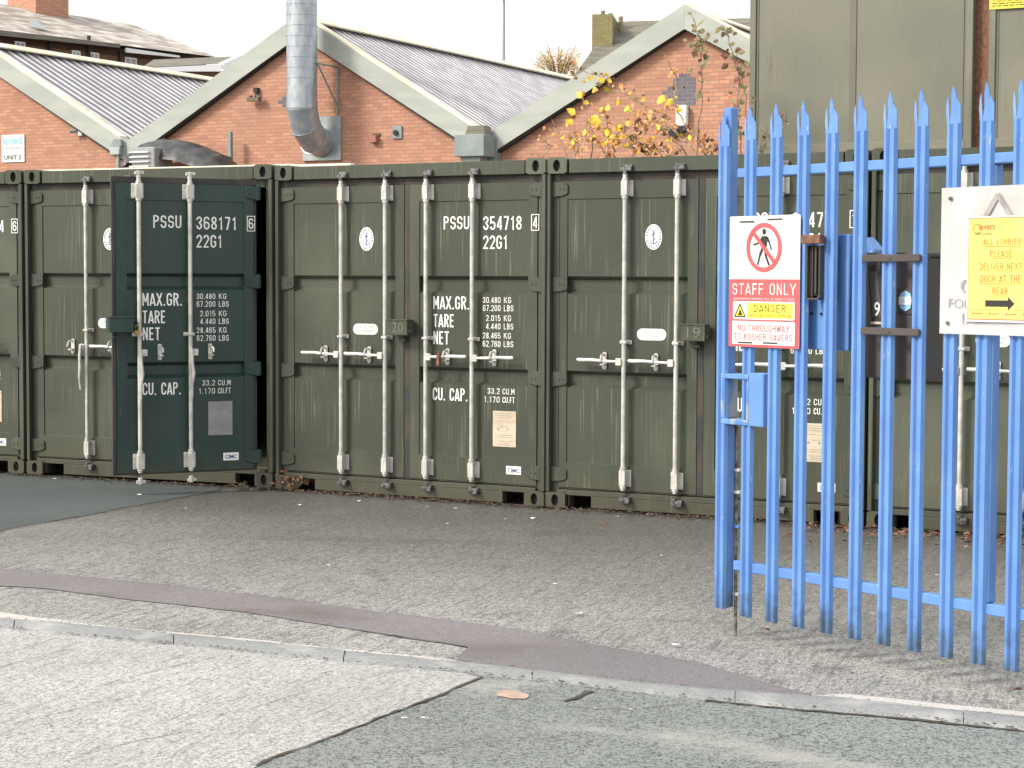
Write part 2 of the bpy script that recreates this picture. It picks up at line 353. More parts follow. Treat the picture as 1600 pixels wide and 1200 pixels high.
# condensed stencil-sprayed capitals: strokes on a .5 x 1 grid
def _arc(cx, cy, rx, ry, a0, a1, n=5): return [(cx+rx*math.cos(R(a0+(a1-a0)*k/n)), cy+ry*math.sin(R(a0+(a1-a0)*k/n))) for k in range(n+1)]
_O = _arc(.25, .75, .19, .19, 0, 180)+_arc(.25, .25, .19, .19, 180, 360)
_BT = _arc(.25, .76, .19, .18, 90, -90); 
GLY = {
 '0': [(_O, 1)], 'O': [(_O, 1)], 'D': [([(.08, 0), (.08, 1)], 0), ([(.02, .94), (.22, .94)]+_arc(.22, .72, .22, .22, 85, 0)+_arc(.22, .28, .22, .22, 0, -85)+[(.02, .06)], 0)],
 '1': [([(.08, .74), (.25, .94), (.25, 0)], 0)], '2': [([(.06, .72)]+_arc(.25, .75, .19, .19, 180, 0)+[(.44, .62), (.06, .06), (.46, .06)], 0)],
 '3': [([(.06, .72)]+_arc(.25, .75, .19, .19, 180, -60)+[(.26, .52)]+_arc(.25, .26, .19, .20, 60, -180)+[(.06, .30)], 0)],
 '4': [([(.36, 0), (.36, 1)], 0), ([(.33, .95), (.06, .26)], 0), ([(.03, .24), (.48, .24)], 0)], '5': [([(.42, .94), (.09, .94), (.07, .52)]+_arc(.25, .40, .19, .17, 120, 0)+_arc(.25, .25, .19, .19, 0, -180), 0)],
 '6': [([(.44, .74)]+_arc(.25, .75, .19, .19, 0, 180)+_arc(.25, .25, .19, .19, 180, 360)+_arc(.25, .38, .19, .17, 0, 170), 0)],
 '7': [([(.03, .94), (.47, .94)], 0), ([(.43, .90), (.20, 0)], 0)], '8': [(_arc(.25, .75, .17, .19, -90, 270, 10)[:-1], 1), (_arc(.25, .27, .19, .21, 90, 450, 10)[:-1], 1)],
 '9': [([(.06, .26)]+_arc(.25, .25, .19, .19, 180, 360)+_arc(.25, .75, .19, .19, 0, 180)+_arc(.25, .62, .19, .17, 180, 350), 0)],
 'P': [([(.07, 0), (.07, .94), (.25, .94)]+_arc(.25, .74, .19, .20, 90, -90)+[(.07, .54)], 0)], 'R': [([(.07, 0), (.07, .94), (.25, .94)]+_arc(.25, .74, .19, .20, 90, -90)+[(.07, .54)], 0), ([(.25, .50), (.45, 0)], 0)],
 'B': [([(.07, .06), (.07, .94), (.25, .94)]+_arc(.25, .74, .17, .20, 90, -90)+[(.12, .54)], 0), ([(.25, .50)]+_arc(.25, .28, .19, .22, 90, -90)+[(.07, .06)], 0)],
 'S': [([(.44, .72)]+_arc(.25, .75, .19, .19, 0, 180)+_arc(.25, .62, .19, .12, 200, 240)+_arc(.25, .38, .19, .12, 60, 20)+_arc(.25, .25, .19, .19, 0, -180)+[(.06, .28)], 0)],
 'U': [([(.06, 1), (.06, .3)]+_arc(.25, .25, .19, .19, 180, 360)+[(.44, 1)], 0)], 'C': [([(.44, .68)]+_arc(.25, .75, .19, .19, 0, 180)+_arc(.25, .25, .19, .19, 180, 360)+[(.44, .32)], 0)],
 'G': [([(.44, .70)]+_arc(.25, .75, .19, .19, 0, 180)+_arc(.25, .25, .19, .19, 180, 360)+[(.44, .46), (.27, .46)], 0)],
 'M': [([(.04, 0), (.04, 1)], 0), ([(.50, 0), (.50, 1)], 0), ([(.05, .96), (.27, .30)], 0), ([(.49, .96), (.27, .30)], 0)], 'A': [([(.02, 0), (.24, .97)], 0), ([(.48, 0), (.26, .97)], 0), ([(.10, .24), (.40, .24)], 0)],
 'X': [([(.02, 0), (.48, 1)], 0), ([(.02, 1), (.48, 0)], 0)], 'T': [([(.0, .94), (.46, .94)], 0), ([(.23, .88), (.23, 0)], 0)], 'E': [([(.42, .94), (.07, .94), (.07, .06), (.42, .06)], 0), ([(.12, .51), (.38, .51)], 0)],
 'N': [([(.07, 0), (.07, 1)], 0), ([(.43, 0), (.43, 1)], 0), ([(.07, .93), (.43, .07)], 0)], 'K': [([(.07, 0), (.07, 1)], 0), ([(.45, 1), (.13, .48)], 0), ([(.22, .58), (.47, 0)], 0)], 'L': [([(.07, 1), (.07, .06), (.42, .06)], 0)],
 'F': [([(.42, .94), (.07, .94), (.07, 0)], 0), ([(.12, .50), (.38, .50)], 0)], 'Y': [([(.0, 1), (.25, .45), (.25, 0)], 0), ([(.50, 1), (.27, .47)], 0)], 'V': [([(.0, 1), (.24, .03)], 0), ([(.50, 1), (.26, .03)], 0)], 'W': [([(.0, 1), (.15, .03)], 0), ([(.16, .03), (.29, .9)], 0), ([(.31, .9), (.44, .03)], 0), ([(.45, .03), (.60, 1)], 0)], 'H': [([(.07, 0), (.07, 1)], 0), ([(.43, 0), (.43, 1)], 0), ([(.12, .51), (.38, .51)], 0)],
 '.': [([(.09, 0), (.09, .13)], 0)], 'I': [([(.09, 0), (.09, 1)], 0)]}
GWID = {'.': .18, 'I': .18, 'M': .56, 'W': .62, ' ': .30, 'L': .44, 'E': .46, 'F': .44, 'T': .46, '1': .40}
def stencil(bm, txt, x0, x1, z0, z1, y, t=.145):
    adv = [GWID.get(c, .5) for c in txt]; tot = sum(adv)+.14*(len(txt)-1); sx = (x1-x0)/tot; sz = z1-z0; cx_ = 0; tt = t*.5
    for c, wd_ in zip(txt, adv):
        for li, (pl_, closed) in enumerate(GLY.get(c, [])):
            P = [Vector((cx_+a, b2*.999)) for a, b2 in pl_]; L1 = []; L2 = []; n_ = len(P)
            # stroke offset in true proportions
            Q = [Vector((p.x*sx, p.y*sz)) for p in P]; hw_ = tt*sz*.82
            Q = [q for k, q in enumerate(Q) if k == 0 or (q-Q[k-1]).length > 1e-5]; n_ = len(Q)
            for k, p in enumerate(Q):
                a = Q[(k-1) % n_] if (k or closed) else None; b2 = Q[(k+1) % n_] if (k < n_-1 or closed) else None
                d1 = (p-a).normalized() if a is not None else (b2-p).normalized(); d2 = (b2-p).normalized() if b2 is not None else d1
                n1 = Vector((-d1.y, d1.x)); n2 = Vector((-d2.y, d2.x)); m_ = n1+n2
                if m_.length < .3: m_ = n1.copy()
                m_.normalize(); k_ = min(1.7, 1/max(.3, m_.dot(n1))); L1.append(p+m_*hw_*k_); L2.append(p-m_*hw_*k_)
            yy = y-li*.0003
            v1 = [bm.verts.new((x0+v.x, yy, z0+v.y)) for v in L1]; v2 = [bm.verts.new((x0+v.x, yy, z0+v.y)) for v in L2]
            for k in range(n_ if closed else n_-1):
                j_ = (k+1) % n_; bm.faces.new((v1[k], v2[k], v2[j_], v1[j_]))
        cx_ += wd_+.14
def thin(*a): stencil(*a, t=.115)
def lettering(name, lines, m, parent, y, ox=0, oy=0, fn=None):
    mb = MB()
    for (txt, x0, x1, z0, z1, *bd) in lines:
        if fn: fn(mb.bm, txt, x0-ox, x1-ox, z0, z1, y-oy)
        else: add_text(mb.bm, txt, x0-ox, x1-ox, z0, z1, y-oy, bd[0] if bd else .012)
    me = bpy.data.meshes.new(name)
    for f in mb.bm.faces:
        if f.normal.y > 0: f.normal_flip()
    mb.bm.to_mesh(me); mb.bm.free(); me.materials.append(M[m]); o = bpy.data.objects.new(name, me); COL.objects.link(o); o.parent = parent
    return o

# ================================================================== GROUND
def rough_edge(pts, step=.12, amp=.008):
    out = []
    for a, b_ in zip(pts, pts[1:]):
        n = max(1, int(math.dist(a, b_)/step))
        for k in range(n):
            t = k/n; out.append((a[0]+(b_[0]-a[0])*t+random.uniform(-amp, amp), a[1]+(b_[1]-a[1])*t+random.uniform(-amp, amp)))
    out.append(pts[-1]); return out
def sheet(name, pts, z, m):
    mb = MB(); mb.poly([(x, y, z) for x, y in pts]); 
    bmesh.ops.triangulate(mb.bm, faces=mb.bm.faces)
    o = mb.build(name, m); o['kind'] = 'structure'
    for p in o.data.polygons:
        if p.normal.z < 0: p.flip()
    return o
def G(*l): return [gp(*p) for p in l]
def kline(px_list): return G(*px_list)
sheet('ground', [(-300, -60), (300, -60), (300, 500), (-300, 500)], -.012, 'far')
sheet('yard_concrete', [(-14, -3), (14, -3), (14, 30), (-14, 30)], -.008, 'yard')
kerb_back = [(-500, 945), (0, 966), (109, 974), (334, 998), (581, 1021), (740, 1036), (849, 1049), (972, 1064), (1100, 1076), (1150, 1080), (1319, 1091), (1466, 1108), (1600, 1122), (1900, 1150)]
kerb_front = [(-500, 958), (0, 980), (90, 990), (319, 1010), (562, 1036), (725, 1050), (837, 1062), (969, 1077), (1100, 1092), (1137, 1095), (1256, 1107), (1381, 1117), (1459, 1125), (1600, 1140), (1900, 1168)]
KB, KF = G(*kerb_back), G(*kerb_front)
ap = KF[:6] + rough_edge(G((753, 1057), (690, 1084), (597, 1119), (500, 1158), (442, 1177), (400, 1196))) + [(-1.3, 5.6), (-2.6, 3.5), (-4, 1), (-9, 1)]
sheet('pale_concrete_apron', ap, -.004, 'apron')
road = [KF[5]] + KF[6:] + [(8, 5), (8, 1), (-4, 1), (-2.6, 3.5), (-1.3, 5.6)] + rough_edge(G((400, 1196), (442, 1177), (500, 1158), (597, 1119), (690, 1084), (753, 1057)))
sheet('road_tarmac', road, -.0045, 'tarmac')
sheet('tarmac_patch', rough_edge(G((-60, 843), (11, 825), (150, 801), (210, 789), (278, 777), (345, 765))) + G((345, 730), (-200, 712), (-600, 712), (-600, 900)), -.004, 'tarmac_left')
tr_up = G((-300, 866), (0, 887), (130, 899), (215, 907), (280, 914), (480, 937), (500, 942), (590, 954), (687, 965), (785, 978), (875, 995), (987, 1015), (1100, 1036), (1141, 1049), (1194, 1063), (1234, 1074), (1270, 1083))
tr_lo = G((1250, 1086), (1162, 1081), (1100, 1075), (972, 1063), (849, 1048), (740, 1034), (712, 1028), (724, 1018), (729, 1010), (690, 1003), (600, 990), (520, 977), (400, 957), (300, 946), (200, 935), (70, 918), (0, 914), (-300, 895))
sheet('trench_patch', rough_edge(tr_up)+rough_edge(tr_lo), -.004, 'trench')
# haunch strip behind the kerb
sheet('haunch_strip', rough_edge(G((-300, 940), (0, 956), (187, 979), (319, 990), (562, 1015), (700, 1028)), amp=.012)+[KB[i] for i in (5, 4, 3, 2, 1, 0)], -.004, 'haunch')
sheet('haunch_strip', rough_edge(G((1230, 1086), (1320, 1082), (1470, 1098), (1600, 1110), (1900, 1135)), amp=.012)+[KB[i] for i in (13, 12, 11, 10)], -.0042, 'haunch')
# kerb: one low half-round stone after another
def along(P, s):
    for a, b_ in zip(P, P[1:]):
        d = math.dist(a, b_)
        if s <= d: return (a[0]+(b_[0]-a[0])*s/d, a[1]+(b_[1]-a[1])*s/d)
        s -= d
    return P[-1]
def plen(P): return sum(math.dist(a, b_) for a, b_ in zip(P, P[1:]))
mb = MB(); LB, LF = plen(KB), plen(KF); n = int(LB/.915)
prof = [(0, -.012), (.02, .004), (.15, .012), (.40, .016), (.62, .012), (.80, .005), (.93, -.003), (1, -.014)]
for i in range(n):
    rows = []; jit = random.uniform(-.003, .003)
    for j in range(15):
        t = (i+(j/14)*.995+.0025)/n; a = along(KB, t*LB); b_ = along(KF, t*LF)
        rows.append([mb.bm.verts.new((a[0]+(b_[0]-a[0])*u+random.uniform(-.003, .003), a[1]+(b_[1]-a[1])*u+random.uniform(-.004, .004), z+jit+random.uniform(-.002, .001))) for u, z in prof])
    for r0, r1 in zip(rows, rows[1:]):
        for k in range(len(prof)-1): mb.bm.faces.new((r0[k], r0[k+1], r1[k+1], r1[k]))
    mb.bm.faces.new(rows[0]); mb.bm.faces.new(rows[-1][::-1])
mb.build('kerb', 'kerbstone', smooth=True)['kind'] = 'structure'
# open joints / cracks: ribbons with uneven width
def crack(px, w, name='pavement_crack'):
    P = rough_edge(G(*px), .05, .006); mb = MB(); L = []; Rr = []
    for i, p in enumerate(P):
        q = P[min(i+1, len(P)-1)]; o = P[max(i-1, 0)]; dx, dy = q[0]-o[0], q[1]-o[1]; d = math.hypot(dx, dy) or 1
        ww = w*random.uniform(.25, 1.2)/2; L.append((p[0]-dy/d*ww, p[1]+dx/d*ww, .0)); Rr.append((p[0]+dy/d*ww, p[1]-dx/d*ww, .0))
    for i in range(len(P)-1): mb.poly([L[i], L[i+1], Rr[i+1], Rr[i]])
    o = mb.build(name, 'crack'); o['kind'] = 'structure'
    for f in o.data.polygons:
        if f.normal.z < 0: f.flip()
crack([(753, 1057), (690, 1084), (597, 1119), (500, 1158), (442, 1177), (400, 1196)], .022)
crack([(920, 1079), (900, 1090), (880, 1095)], .05)
crack([(560, 984), (600, 990), (690, 1003), (729, 1010)], .01)
crack([(480, 980), (520, 973)], .01)
crack([(-20, 834), (11, 826), (150, 802), (278, 778), (335, 768)], .012)
crack([(1140, 1083), (1160, 1087), (1320, 1098)], .012)
crack([(849, 1049), (972, 1064), (1100, 1077), (1250, 1088)], .02)
crack([(1100, 1094), (1256, 1109), (1381, 1119), (1459, 1127), (1600, 1142)], .03)
crack([(1469, 1123), (1480, 1116), (1487, 1108)], .02)
# faint float lines left in the slab, and hairline cracks
for a_, c_ in (((0, 1042), (118, 1012)), ((150, 1072), (335, 1026)), ((230, 1062), (300, 1048)), ((20, 1130), (210, 1086)), ((330, 1120), (500, 1072)), ((120, 1180), (300, 1140)), ((560, 1062), (640, 1046))):
    crack([a_, ((a_[0]+c_[0])/2, (a_[1]+c_[1])/2+random.uniform(-3, 3)), c_], .0045)
for a_, c_ in (((212, 989), (262, 972)), ((318, 1004), (372, 980)), ((436, 1006), (478, 990)), ((560, 1024), (588, 1014))): crack([a_, c_], .005)
for a_, c_ in (((900, 1105), (1060, 1100)), ((1180, 1160), (1290, 1128)), ((620, 1180), (760, 1150))): crack([a_, ((a_[0]+c_[0])/2, (a_[1]+c_[1])/2+5), c_], .006)
# pale patch in the road tarmac
sheet('pink_repair_patch', rough_edge(G((776, 1081), (790, 1078), (812, 1080), (826, 1086), (822, 1092), (800, 1091), (778, 1087), (776, 1081)), .03, .006), .0, mat('pinkish_mortar', (.50, .36, .29), (.40, .29, .24), 20, .9))

# ================================================================== CONTAINERS
W, H = 2.438, 2.591
FR = {'B': Frame(-4.1515, 16.3063, .4195, .012), 'C': Frame(-1.9024, 15.3253, .4984, .0), 'D': Frame(.2468, 14.1735, .4727, .0), 'E': Frame(2.4356, 13.0468, .4727, .002)}
b_ = FR['B']; FR['A'] = Frame(b_.x-(W+.03)*math.cos(.40), b_.y+(W+.03)*math.sin(.40), .40, .014)
YD = .05      # outer face of the doors lies this far behind the castings
DEEP = 6.058
HINGES = (2.36, 1.657, .958, .25)

def door_panel(mb, xs, xe, pl, pr, ox, oy):
    """steel leaf xs..xe, recessed panel pl..pr, two horizontal troughs"""
    z0, z1 = .155, 2.42; yf, yb = YD-oy, YD+.05-oy
    X = lambda v: v-ox
    def q(a): mb.poly([(X(p[0]), p[1], p[2]) for p in a])
    yp = yf+.007; pz0, pz1 = .336, 2.288
    # stiles and rails
    q([(xs, yf, z0), (pl, yf, z0), (pl, yf, z1), (xs, yf, z1)]); q([(pr, yf, z0), (xe, yf, z0), (xe, yf, z1), (pr, yf, z1)])
    q([(pl, yf, z0), (pr, yf, z0), (pr, yf, pz0), (pl, yf, pz0)]); q([(pl, yf, pz1), (pr, yf, pz1), (pr, yf, z1), (pl, yf, z1)])
    prof = [(pz0, yf), (pz0+.004, yp)]
    for a, c in ((.895, 1.022), (1.588, 1.719)):
        prof += [(a, yp), (a+.028, yp+.042), (c-.028, yp+.042), (c, yp)]
    prof += [(pz1-.004, yp), (pz1, yf)]
    for (za, ya), (zb, yb_) in zip(prof, prof[1:]): q([(pl, ya, za), (pr, ya, za), (pr, yb_, zb), (pl, yb_, zb)])
    for x in (pl, pr):
        q([(x, yf, pz0), (x, yf, pz1)] + [(x, y, z) for z, y in prof[::-1][1:-1]])
    # back and edges
    q([(xs, yb, z0), (xs, yb, z1), (xe, yb, z1), (xe, yb, z0)])
    for x in (xs, xe): q([(x, yf, z0), (x, yf, z1), (x, yb, z1), (x, yb, z0)])
    for z in (z0, z1): q([(xs, yf, z), (xe, yf, z), (xe, yb, z), (xs, yb, z)])

def make_container(key, label, paint='olive', serial='368171', check='6', open_right=0, hang=False, boxno=None, pad=False, doors=('L', 'R'), right_mat=None, plate='paper'):
    fr = FR[key]
    t = empty('shipping_container', label, 'shipping container', 'green storage containers in a row', fr)
    # body: posts, header, sill, walls, floor, roof
    mb = MB()
    for s in (0, 1):
        X = lambda v: v if not s else W-v
        mb.box(X(.0), X(.032), .004, .10, .118, 2.473); mb.box(X(.032), X(.085), .055, .10, .118, 2.473)
    mb.box(.178, W-.178, .012, .10, 2.475, 2.579); mb.box(.09, W-.09, .06, .10, 2.41, 2.475)
    # sill with two fork pockets
    zs0, zs1 = .012, .138
    mb.box(.085, W-.085, .028, .10, .098, zs1)
    for a, c in ((.178, .185), (.365, W-.365), (W-.185, W-.178)): mb.box(a, c, .028, .10, zs0, .098)
    mb.box(.17, W-.17, .6, .7, .0, .1)
    mb.box(.0, .03, .10, DEEP, .12, H-.02); mb.box(W-.03, W, .10, DEEP, .12, H-.02)
    mb.box(.03, W-.03, DEEP-.03, DEEP, .12, H-.02); mb.box(.03, W-.03, .10, DEEP-.03, .12, .15)
    mb.box(.03, W-.03, .10, DEEP-.03, H-.03, H-.012)
    for k in range(26):
        y = .3+k*.22
        for x in (-.0, W): mb.box(x-.012, x+.012, y, y+.11, .2, H-.1)
    mb.build('body', paint, t, .004)
    # corner castings with their oval holes
    for x0 in (0, W-.165):
        for z0 in (0, H-.118):
            mb = MB(); x1, z1 = x0+.165, z0+.118; cx, cz = x0+.0825, z0+.059
            nn = 24; o_ = []; i_ = []
            for k in range(nn):
                a = 2*math.pi*k/nn; c, s_ = math.cos(a), math.sin(a); m_ = max(abs(c)/.0825, abs(s_)/.059)
                o_.append((cx+c/m_, cz+s_/m_)); i_.append((cx+.029*c, cz+.043*s_))
            for k in range(nn):
                j = (k+1) % nn
                mb.poly([(o_[k][0], 0, o_[k][1]), (o_[j][0], 0, o_[j][1]), (i_[j][0], 0, i_[j][1]), (i_[k][0], 0, i_[k][1])])
                mb.poly([(i_[k][0], 0, i_[k][1]), (i_[j][0], 0, i_[j][1]), (i_[j][0], .03, i_[j][1]), (i_[k][0], .03, i_[k][1])])
                mb.poly([(o_[k][0], 0, o_[k][1]), (o_[j][0], 0, o_[j][1]), (o_[j][0], .175, o_[j][1]), (o_[k][0], .175, o_[k][1])])
            bmesh.ops.remove_doubles(mb.bm, verts=mb.bm.verts, dist=1e-5)
            cc = mb.build('corner_casting', paint, t)
            MB().box(cx-.05, cx+.05, .03, .034, cz-.05, cz+.05).build('casting_hole', 'black', cc)
    for side in ('L', 'R'):
        if side not in doors: continue
        L = side == 'L'; mirror = (lambda v: v) if L else (lambda v: W-v)
        hx = mirror(.088); ox, oy = hx, YD+.01
        if L: xs, xe, pl, pr = .09, 1.183, .150, 1.106
        else: xs, xe, pl, pr = 1.237, W-.09, 1.322, 2.272
        mb = MB(); door_panel(mb, xs, xe, pl, pr, ox, oy)
        pm = (right_mat or paint) if not L else paint
        d = mb.build('door', pm, t); d.location = (hx, oy, 0)
        if not L and open_right: d.rotation_euler = (0, 0, R(open_right)); d.location = (hx-.06, oy-.10, 0); d['label'] = 'dark bottle green door leaf swung half open'
        X = lambda v: v-ox; Y = lambda v: v-oy
        # rubber seal
        mb = MB(); gx0, gx1 = (.06, 1.183) if L else (1.205 if open_right else 1.185, W-.06)
        mb.box(X(gx0), X(gx1), Y(YD+.006), Y(YD+.03), 2.42, 2.468); mb.box(X(gx0), X(gx1), Y(YD+.006), Y(YD+.03), .142, .155)
        if not L: mb.box(X(1.205 if open_right else 1.185), X(1.235), Y(YD+.004), Y(YD+.03), .155, 2.42)
        hxs = (.055, .09) if L else (W-.09, W-.055)
        mb.box(X(hxs[0]), X(hxs[1]), Y(YD+.02), Y(YD+.04), .155, 2.42)
        mb.build('door_seal', 'rubber', d, .003)
        # hinges
        for hz in HINGES:
            mb = MB(); a, c = mirror(.03), mirror(.158)
            mb.prism([(X(a), hz-.052), (X(mirror(.10)), hz-.052), (X(mirror(.145)), hz-.040), (X(c), hz-.028), (X(c), hz+.028), (X(mirror(.145)), hz+.040), (X(mirror(.10)), hz+.052), (X(a), hz+.052)], Y(YD-.014), Y(YD-.001))
            mb.cyl((X(mirror(.050)), Y(YD-.004), hz-.058), (X(mirror(.050)), Y(YD-.004), hz+.058), .015)
            for bx in (.095, .13): mb.cyl((X(mirror(bx)), Y(YD-.019), hz), (X(mirror(bx)), Y(YD-.014), hz), .008, n=6)
            mb.build('hinge', pm, d, .003)
        # lock rods, brackets, cams, handles
        for ri, rx in enumerate((.632, 1.040)):
            rx = mirror(rx)+(0 if L else .010); yr = Y(.004)
            mb = MB(); mb.cyl((X(rx), yr, .16), (X(rx), yr, 2.46), .0165, n=16)
            mb.cyl((X(rx), yr, 2.28), (X(rx), yr, 2.43), .023, n=14); mb.cyl((X(rx), yr, .175), (X(rx), yr, .33), .023, n=14)
            rod = mb.build('lock_rod', 'galv', d, smooth=True)
            for z0, z1, ww in ((2.298, 2.416, .048), (.185, .308, .048), (1.226, 1.256, .046)):
                mb = MB(); mb.rrect(X(rx)-ww, X(rx)+ww, z0, z1, .006, Y(YD-.010), Y(YD-.0005))
                mb.box(X(rx)-.024, X(rx)+.024, Y(-.018), Y(YD-.01), z0+.006, z1-.006)
                for sx in (-1, 1):
                    for zz in ((z0+.02, z1-.02) if z1-z0 > .05 else ((z0+z1)/2,)):
                        mb.cyl((X(rx)+sx*.036, Y(YD-.017), zz), (X(rx)+sx*.036, Y(YD-.010), zz), .006, n=8)
                mb.build('rod_bracket', 'galv', rod, .0025)
            for zt, sg in ((2.47, 1), (.11, -1)):
                mb = MB(); zz = zt+.022*sg
                mb.cyl((X(rx), yr, zt-.014*sg), (X(rx), yr, zz+.018*sg), .019, n=12)
                mb.box(X(rx)-.03, X(rx)+.006, yr-.012, yr+.016, zz-.012, zz+.014)
                mb.box(X(rx)-.008, X(rx)+.042, yr-.016, Y(YD-.015), zz-.008, zz+.016)
                mb.build('rod_cam', 'galv' if open_right and not L else 'chrome', rod, .003)
            if not (open_right and not L):
                for zc in (2.50, .085):                      # keepers bolted on header and sill
                    mb = MB(); mb.box(X(rx)-.012, X(rx)+.058, Y(-.008), Y(.027), zc-.02, zc+.026); mb.box(X(rx)+.03, X(rx)+.058, Y(-.022), Y(-.008), zc-.02, zc+.012)
                    mb.build('rod_keeper', 'chrome', rod, .003)
            # handle
            sgn = -1 if L else 1; hz = 1.10
            hangs = (hang and L and ri == 0) or (open_right and not L)
            mb = MB(); mb.rrect(X(rx)+sgn*.034-.021, X(rx)+sgn*.034+.021, hz-.026, hz+.026, .006, Y(-.024), Y(-.002))
            if hangs:
                hxx = X(rx)+(sgn*.036 if not open_right or L else .0)
                mb.tube([(hxx, Y(-.03), hz+.02), (hxx, Y(-.045), hz-.08), (hxx+.008, Y(-.05), hz-.17), (hxx-.004, Y(-.045), hz-.25), (hxx, Y(-.035), hz-.36)], [.014, .013, .015, .013, .009], 8)
            else:
                mb.tube([(X(rx)+sgn*.05, Y(-.016), hz), (X(rx)+sgn*.15, Y(-.02), hz+.002), (X(rx)+sgn*.24, Y(-.012), hz+.008), (X(rx)+sgn*.33, Y(-.01), hz+.006), (X(rx)+sgn*.365, Y(-.01), hz+.008)], [.010, .012, .013, .015, .013], 8)
            mb.build('handle', 'galv', rod, smooth=True)
            cxh = X(rx)+sgn*.172
            mb = MB(); mb.rrect(cxh-.017, cxh+.017, hz-.062, hz+.066, .015, Y(YD-.006), Y(YD-.0005))
            mb.box(cxh-.016, cxh+.016, Y(-.004), Y(YD-.006), hz-.030, hz-.018)
            mb.tube([(cxh-.004, Y(YD-.006), hz+.05), (cxh-.006, Y(.0), hz+.045), (cxh+.006, Y(-.03), hz+.028), (cxh+.004, Y(-.036), hz+.0)], .008, 6)
            mb.cyl((cxh, Y(YD-.012), hz-.05), (cxh, Y(YD-.006), hz-.05), .006, n=6)
            ct = mb.build('handle_catch', 'galv', rod, smooth=True)
            if pad and not L and ri == 1:
                MB().rrect(cxh-.045, cxh-.02, hz-.065, hz+.03, .006, Y(-.05), Y(-.02)).build('padlock', 'rust', rod, .002)
        # stickers and print
        ox += .020; yt = YD+.007-.002; ys = YD-.0025
        if L:
            cx, cz = .857, 2.004
            e = MB().disc(X(cx), cz, .066, .092, Y(yt), Y(yt+.0015), 36).build('oval_emblem', 'white', d)
            mb = MB(); y0, y1 = Y(yt-.0012), Y(yt-.0002)
            for k in range(22):                                  # ring of small letters
                a = 2*math.pi*k/22+.1
                if k % 6 == 5: continue
                mb.disc(X(cx)+.056*math.cos(a), cz+.079*math.sin(a), .0045, .007, y0, y1, 6)
            mb.ring(X(cx), cz, .0685, .0655, y0, y1, 32, .70)
            mb.bar((X(cx), cz-.045), (X(cx), cz+.035), .006, y0, y1); mb.ring(X(cx), cz+.043, .011, .006, y0, y1, 12); mb.bar((X(cx)-.018, cz+.022), (X(cx)+.018, cz+.022), .005, y0, y1)
            pr_ = [(X(cx)+.032*math.cos(a), cz-.012+.036*math.sin(a)) for a in [R(200+k*14) for k in range(11)]]
            for a, c in zip(pr_, pr_[1:]): mb.bar(a, c, .006, y0, y1)
            mb.tube([(X(cx)-.012, y0, cz-.03), (X(cx)+.012, y0, cz-.01), (X(cx)-.012, y0, cz+.012), (X(cx)+.010, y0, cz+.028)], .0022, 5)
            mb.build('emblem_print', 'navy', e)
            s_ = MB().rrect(X(.733), X(.962), 1.258, 1.342, .041, Y(yt), Y(yt+.0015), 8).build('oval_sticker', 'white', d)
            lettering('sticker_print', [('CORTEN STEEL', .758, .94, 1.305, 1.325, .0), ('CONTAINER', .785, .915, 1.275, 1.295, .0)], 'greyink', s_, yt-.001, ox, oy)
        else:
            lt = [('PSSU', 1.556, 1.781, 2.072, 2.172), (serial, 1.903, 2.232, 2.065, 2.168), (check, 2.332, 2.368, 2.072, 2.163), ('22G1', 1.903, 2.112, 1.922, 2.024),
                  ('MAX.GR.', 1.468, 1.783, 1.464, 1.564), ('TARE', 1.468, 1.649, 1.327, 1.427), ('NET', 1.468, 1.604, 1.195, 1.295), ('CU. CAP.', 1.464, 1.769, .765, .862),
                  ('30.480', 1.902, 2.055, 1.516, 1.56), ('67.200', 1.902, 2.055, 1.455, 1.50), ('KG', 2.083, 2.146, 1.516, 1.56), ('LBS', 2.083, 2.165, 1.455, 1.50),
                  ('2.015', 1.93, 2.055, 1.38, 1.424), ('4.440', 1.93, 2.055, 1.318, 1.362), ('KG', 2.083, 2.146, 1.38, 1.424), ('LBS', 2.083, 2.165, 1.318, 1.362),
                  ('28.465', 1.902, 2.055, 1.248, 1.292), ('62.760', 1.902, 2.055, 1.185, 1.23), ('KG', 2.083, 2.146, 1.248, 1.292), ('LBS', 2.083, 2.165, 1.185, 1.23),
                  ('33.2', 1.945, 2.05, .829, .873), ('CU.M', 2.075, 2.178, .829, .873), ('1.170', 1.915, 2.05, .765, .809), ('CU.FT', 2.075, 2.178, .765, .809)]
            yy = YD+.0055
            lt = [l_ for l_ in lt if l_[0] != check]
            for nm_, za, zb_, xa in (('owner_code', 2.06, 2.2, 1.5), ('serial_number', 2.06, 2.2, 1.9), ('size_code', 1.9, 2.05, 1.9), ('weight_heading', 1.45, 1.6, 1.4), ('weight_heading', 1.32, 1.45, 1.4), ('weight_heading', 1.19, 1.31, 1.4),
                                   ('capacity_heading', .75, .9, 1.4), ('weight_figures', 1.45, 1.6, 1.9), ('weight_figures', 1.31, 1.45, 1.9), ('weight_figures', 1.17, 1.305, 1.9), ('capacity_figures', .75, .9, 1.9)):
                sel = [l_ for l_ in lt if za <= l_[3] < zb_ and (l_[1] >= 1.9) == (xa >= 1.9)]
                if sel: lettering(nm_, sel, 'white', d, yy, ox, oy, stencil)
            lettering('check_digit', [(check, 2.330, 2.370, 2.075, 2.160)], 'white', d, YD-.0015, ox, oy, stencil)
            mb = MB(); y0, y1 = Y(YD-.0025), Y(YD-.0008)
            for a in ((2.316, 2.322, 2.056, 2.179), (2.378, 2.384, 2.056, 2.179), (2.322, 2.378, 2.173, 2.179), (2.322, 2.378, 2.056, 2.062)): mb.box(X(a[0]), X(a[1]), y0, y1, a[2], a[3])
            mb.build('check_digit_frame', 'white', d)
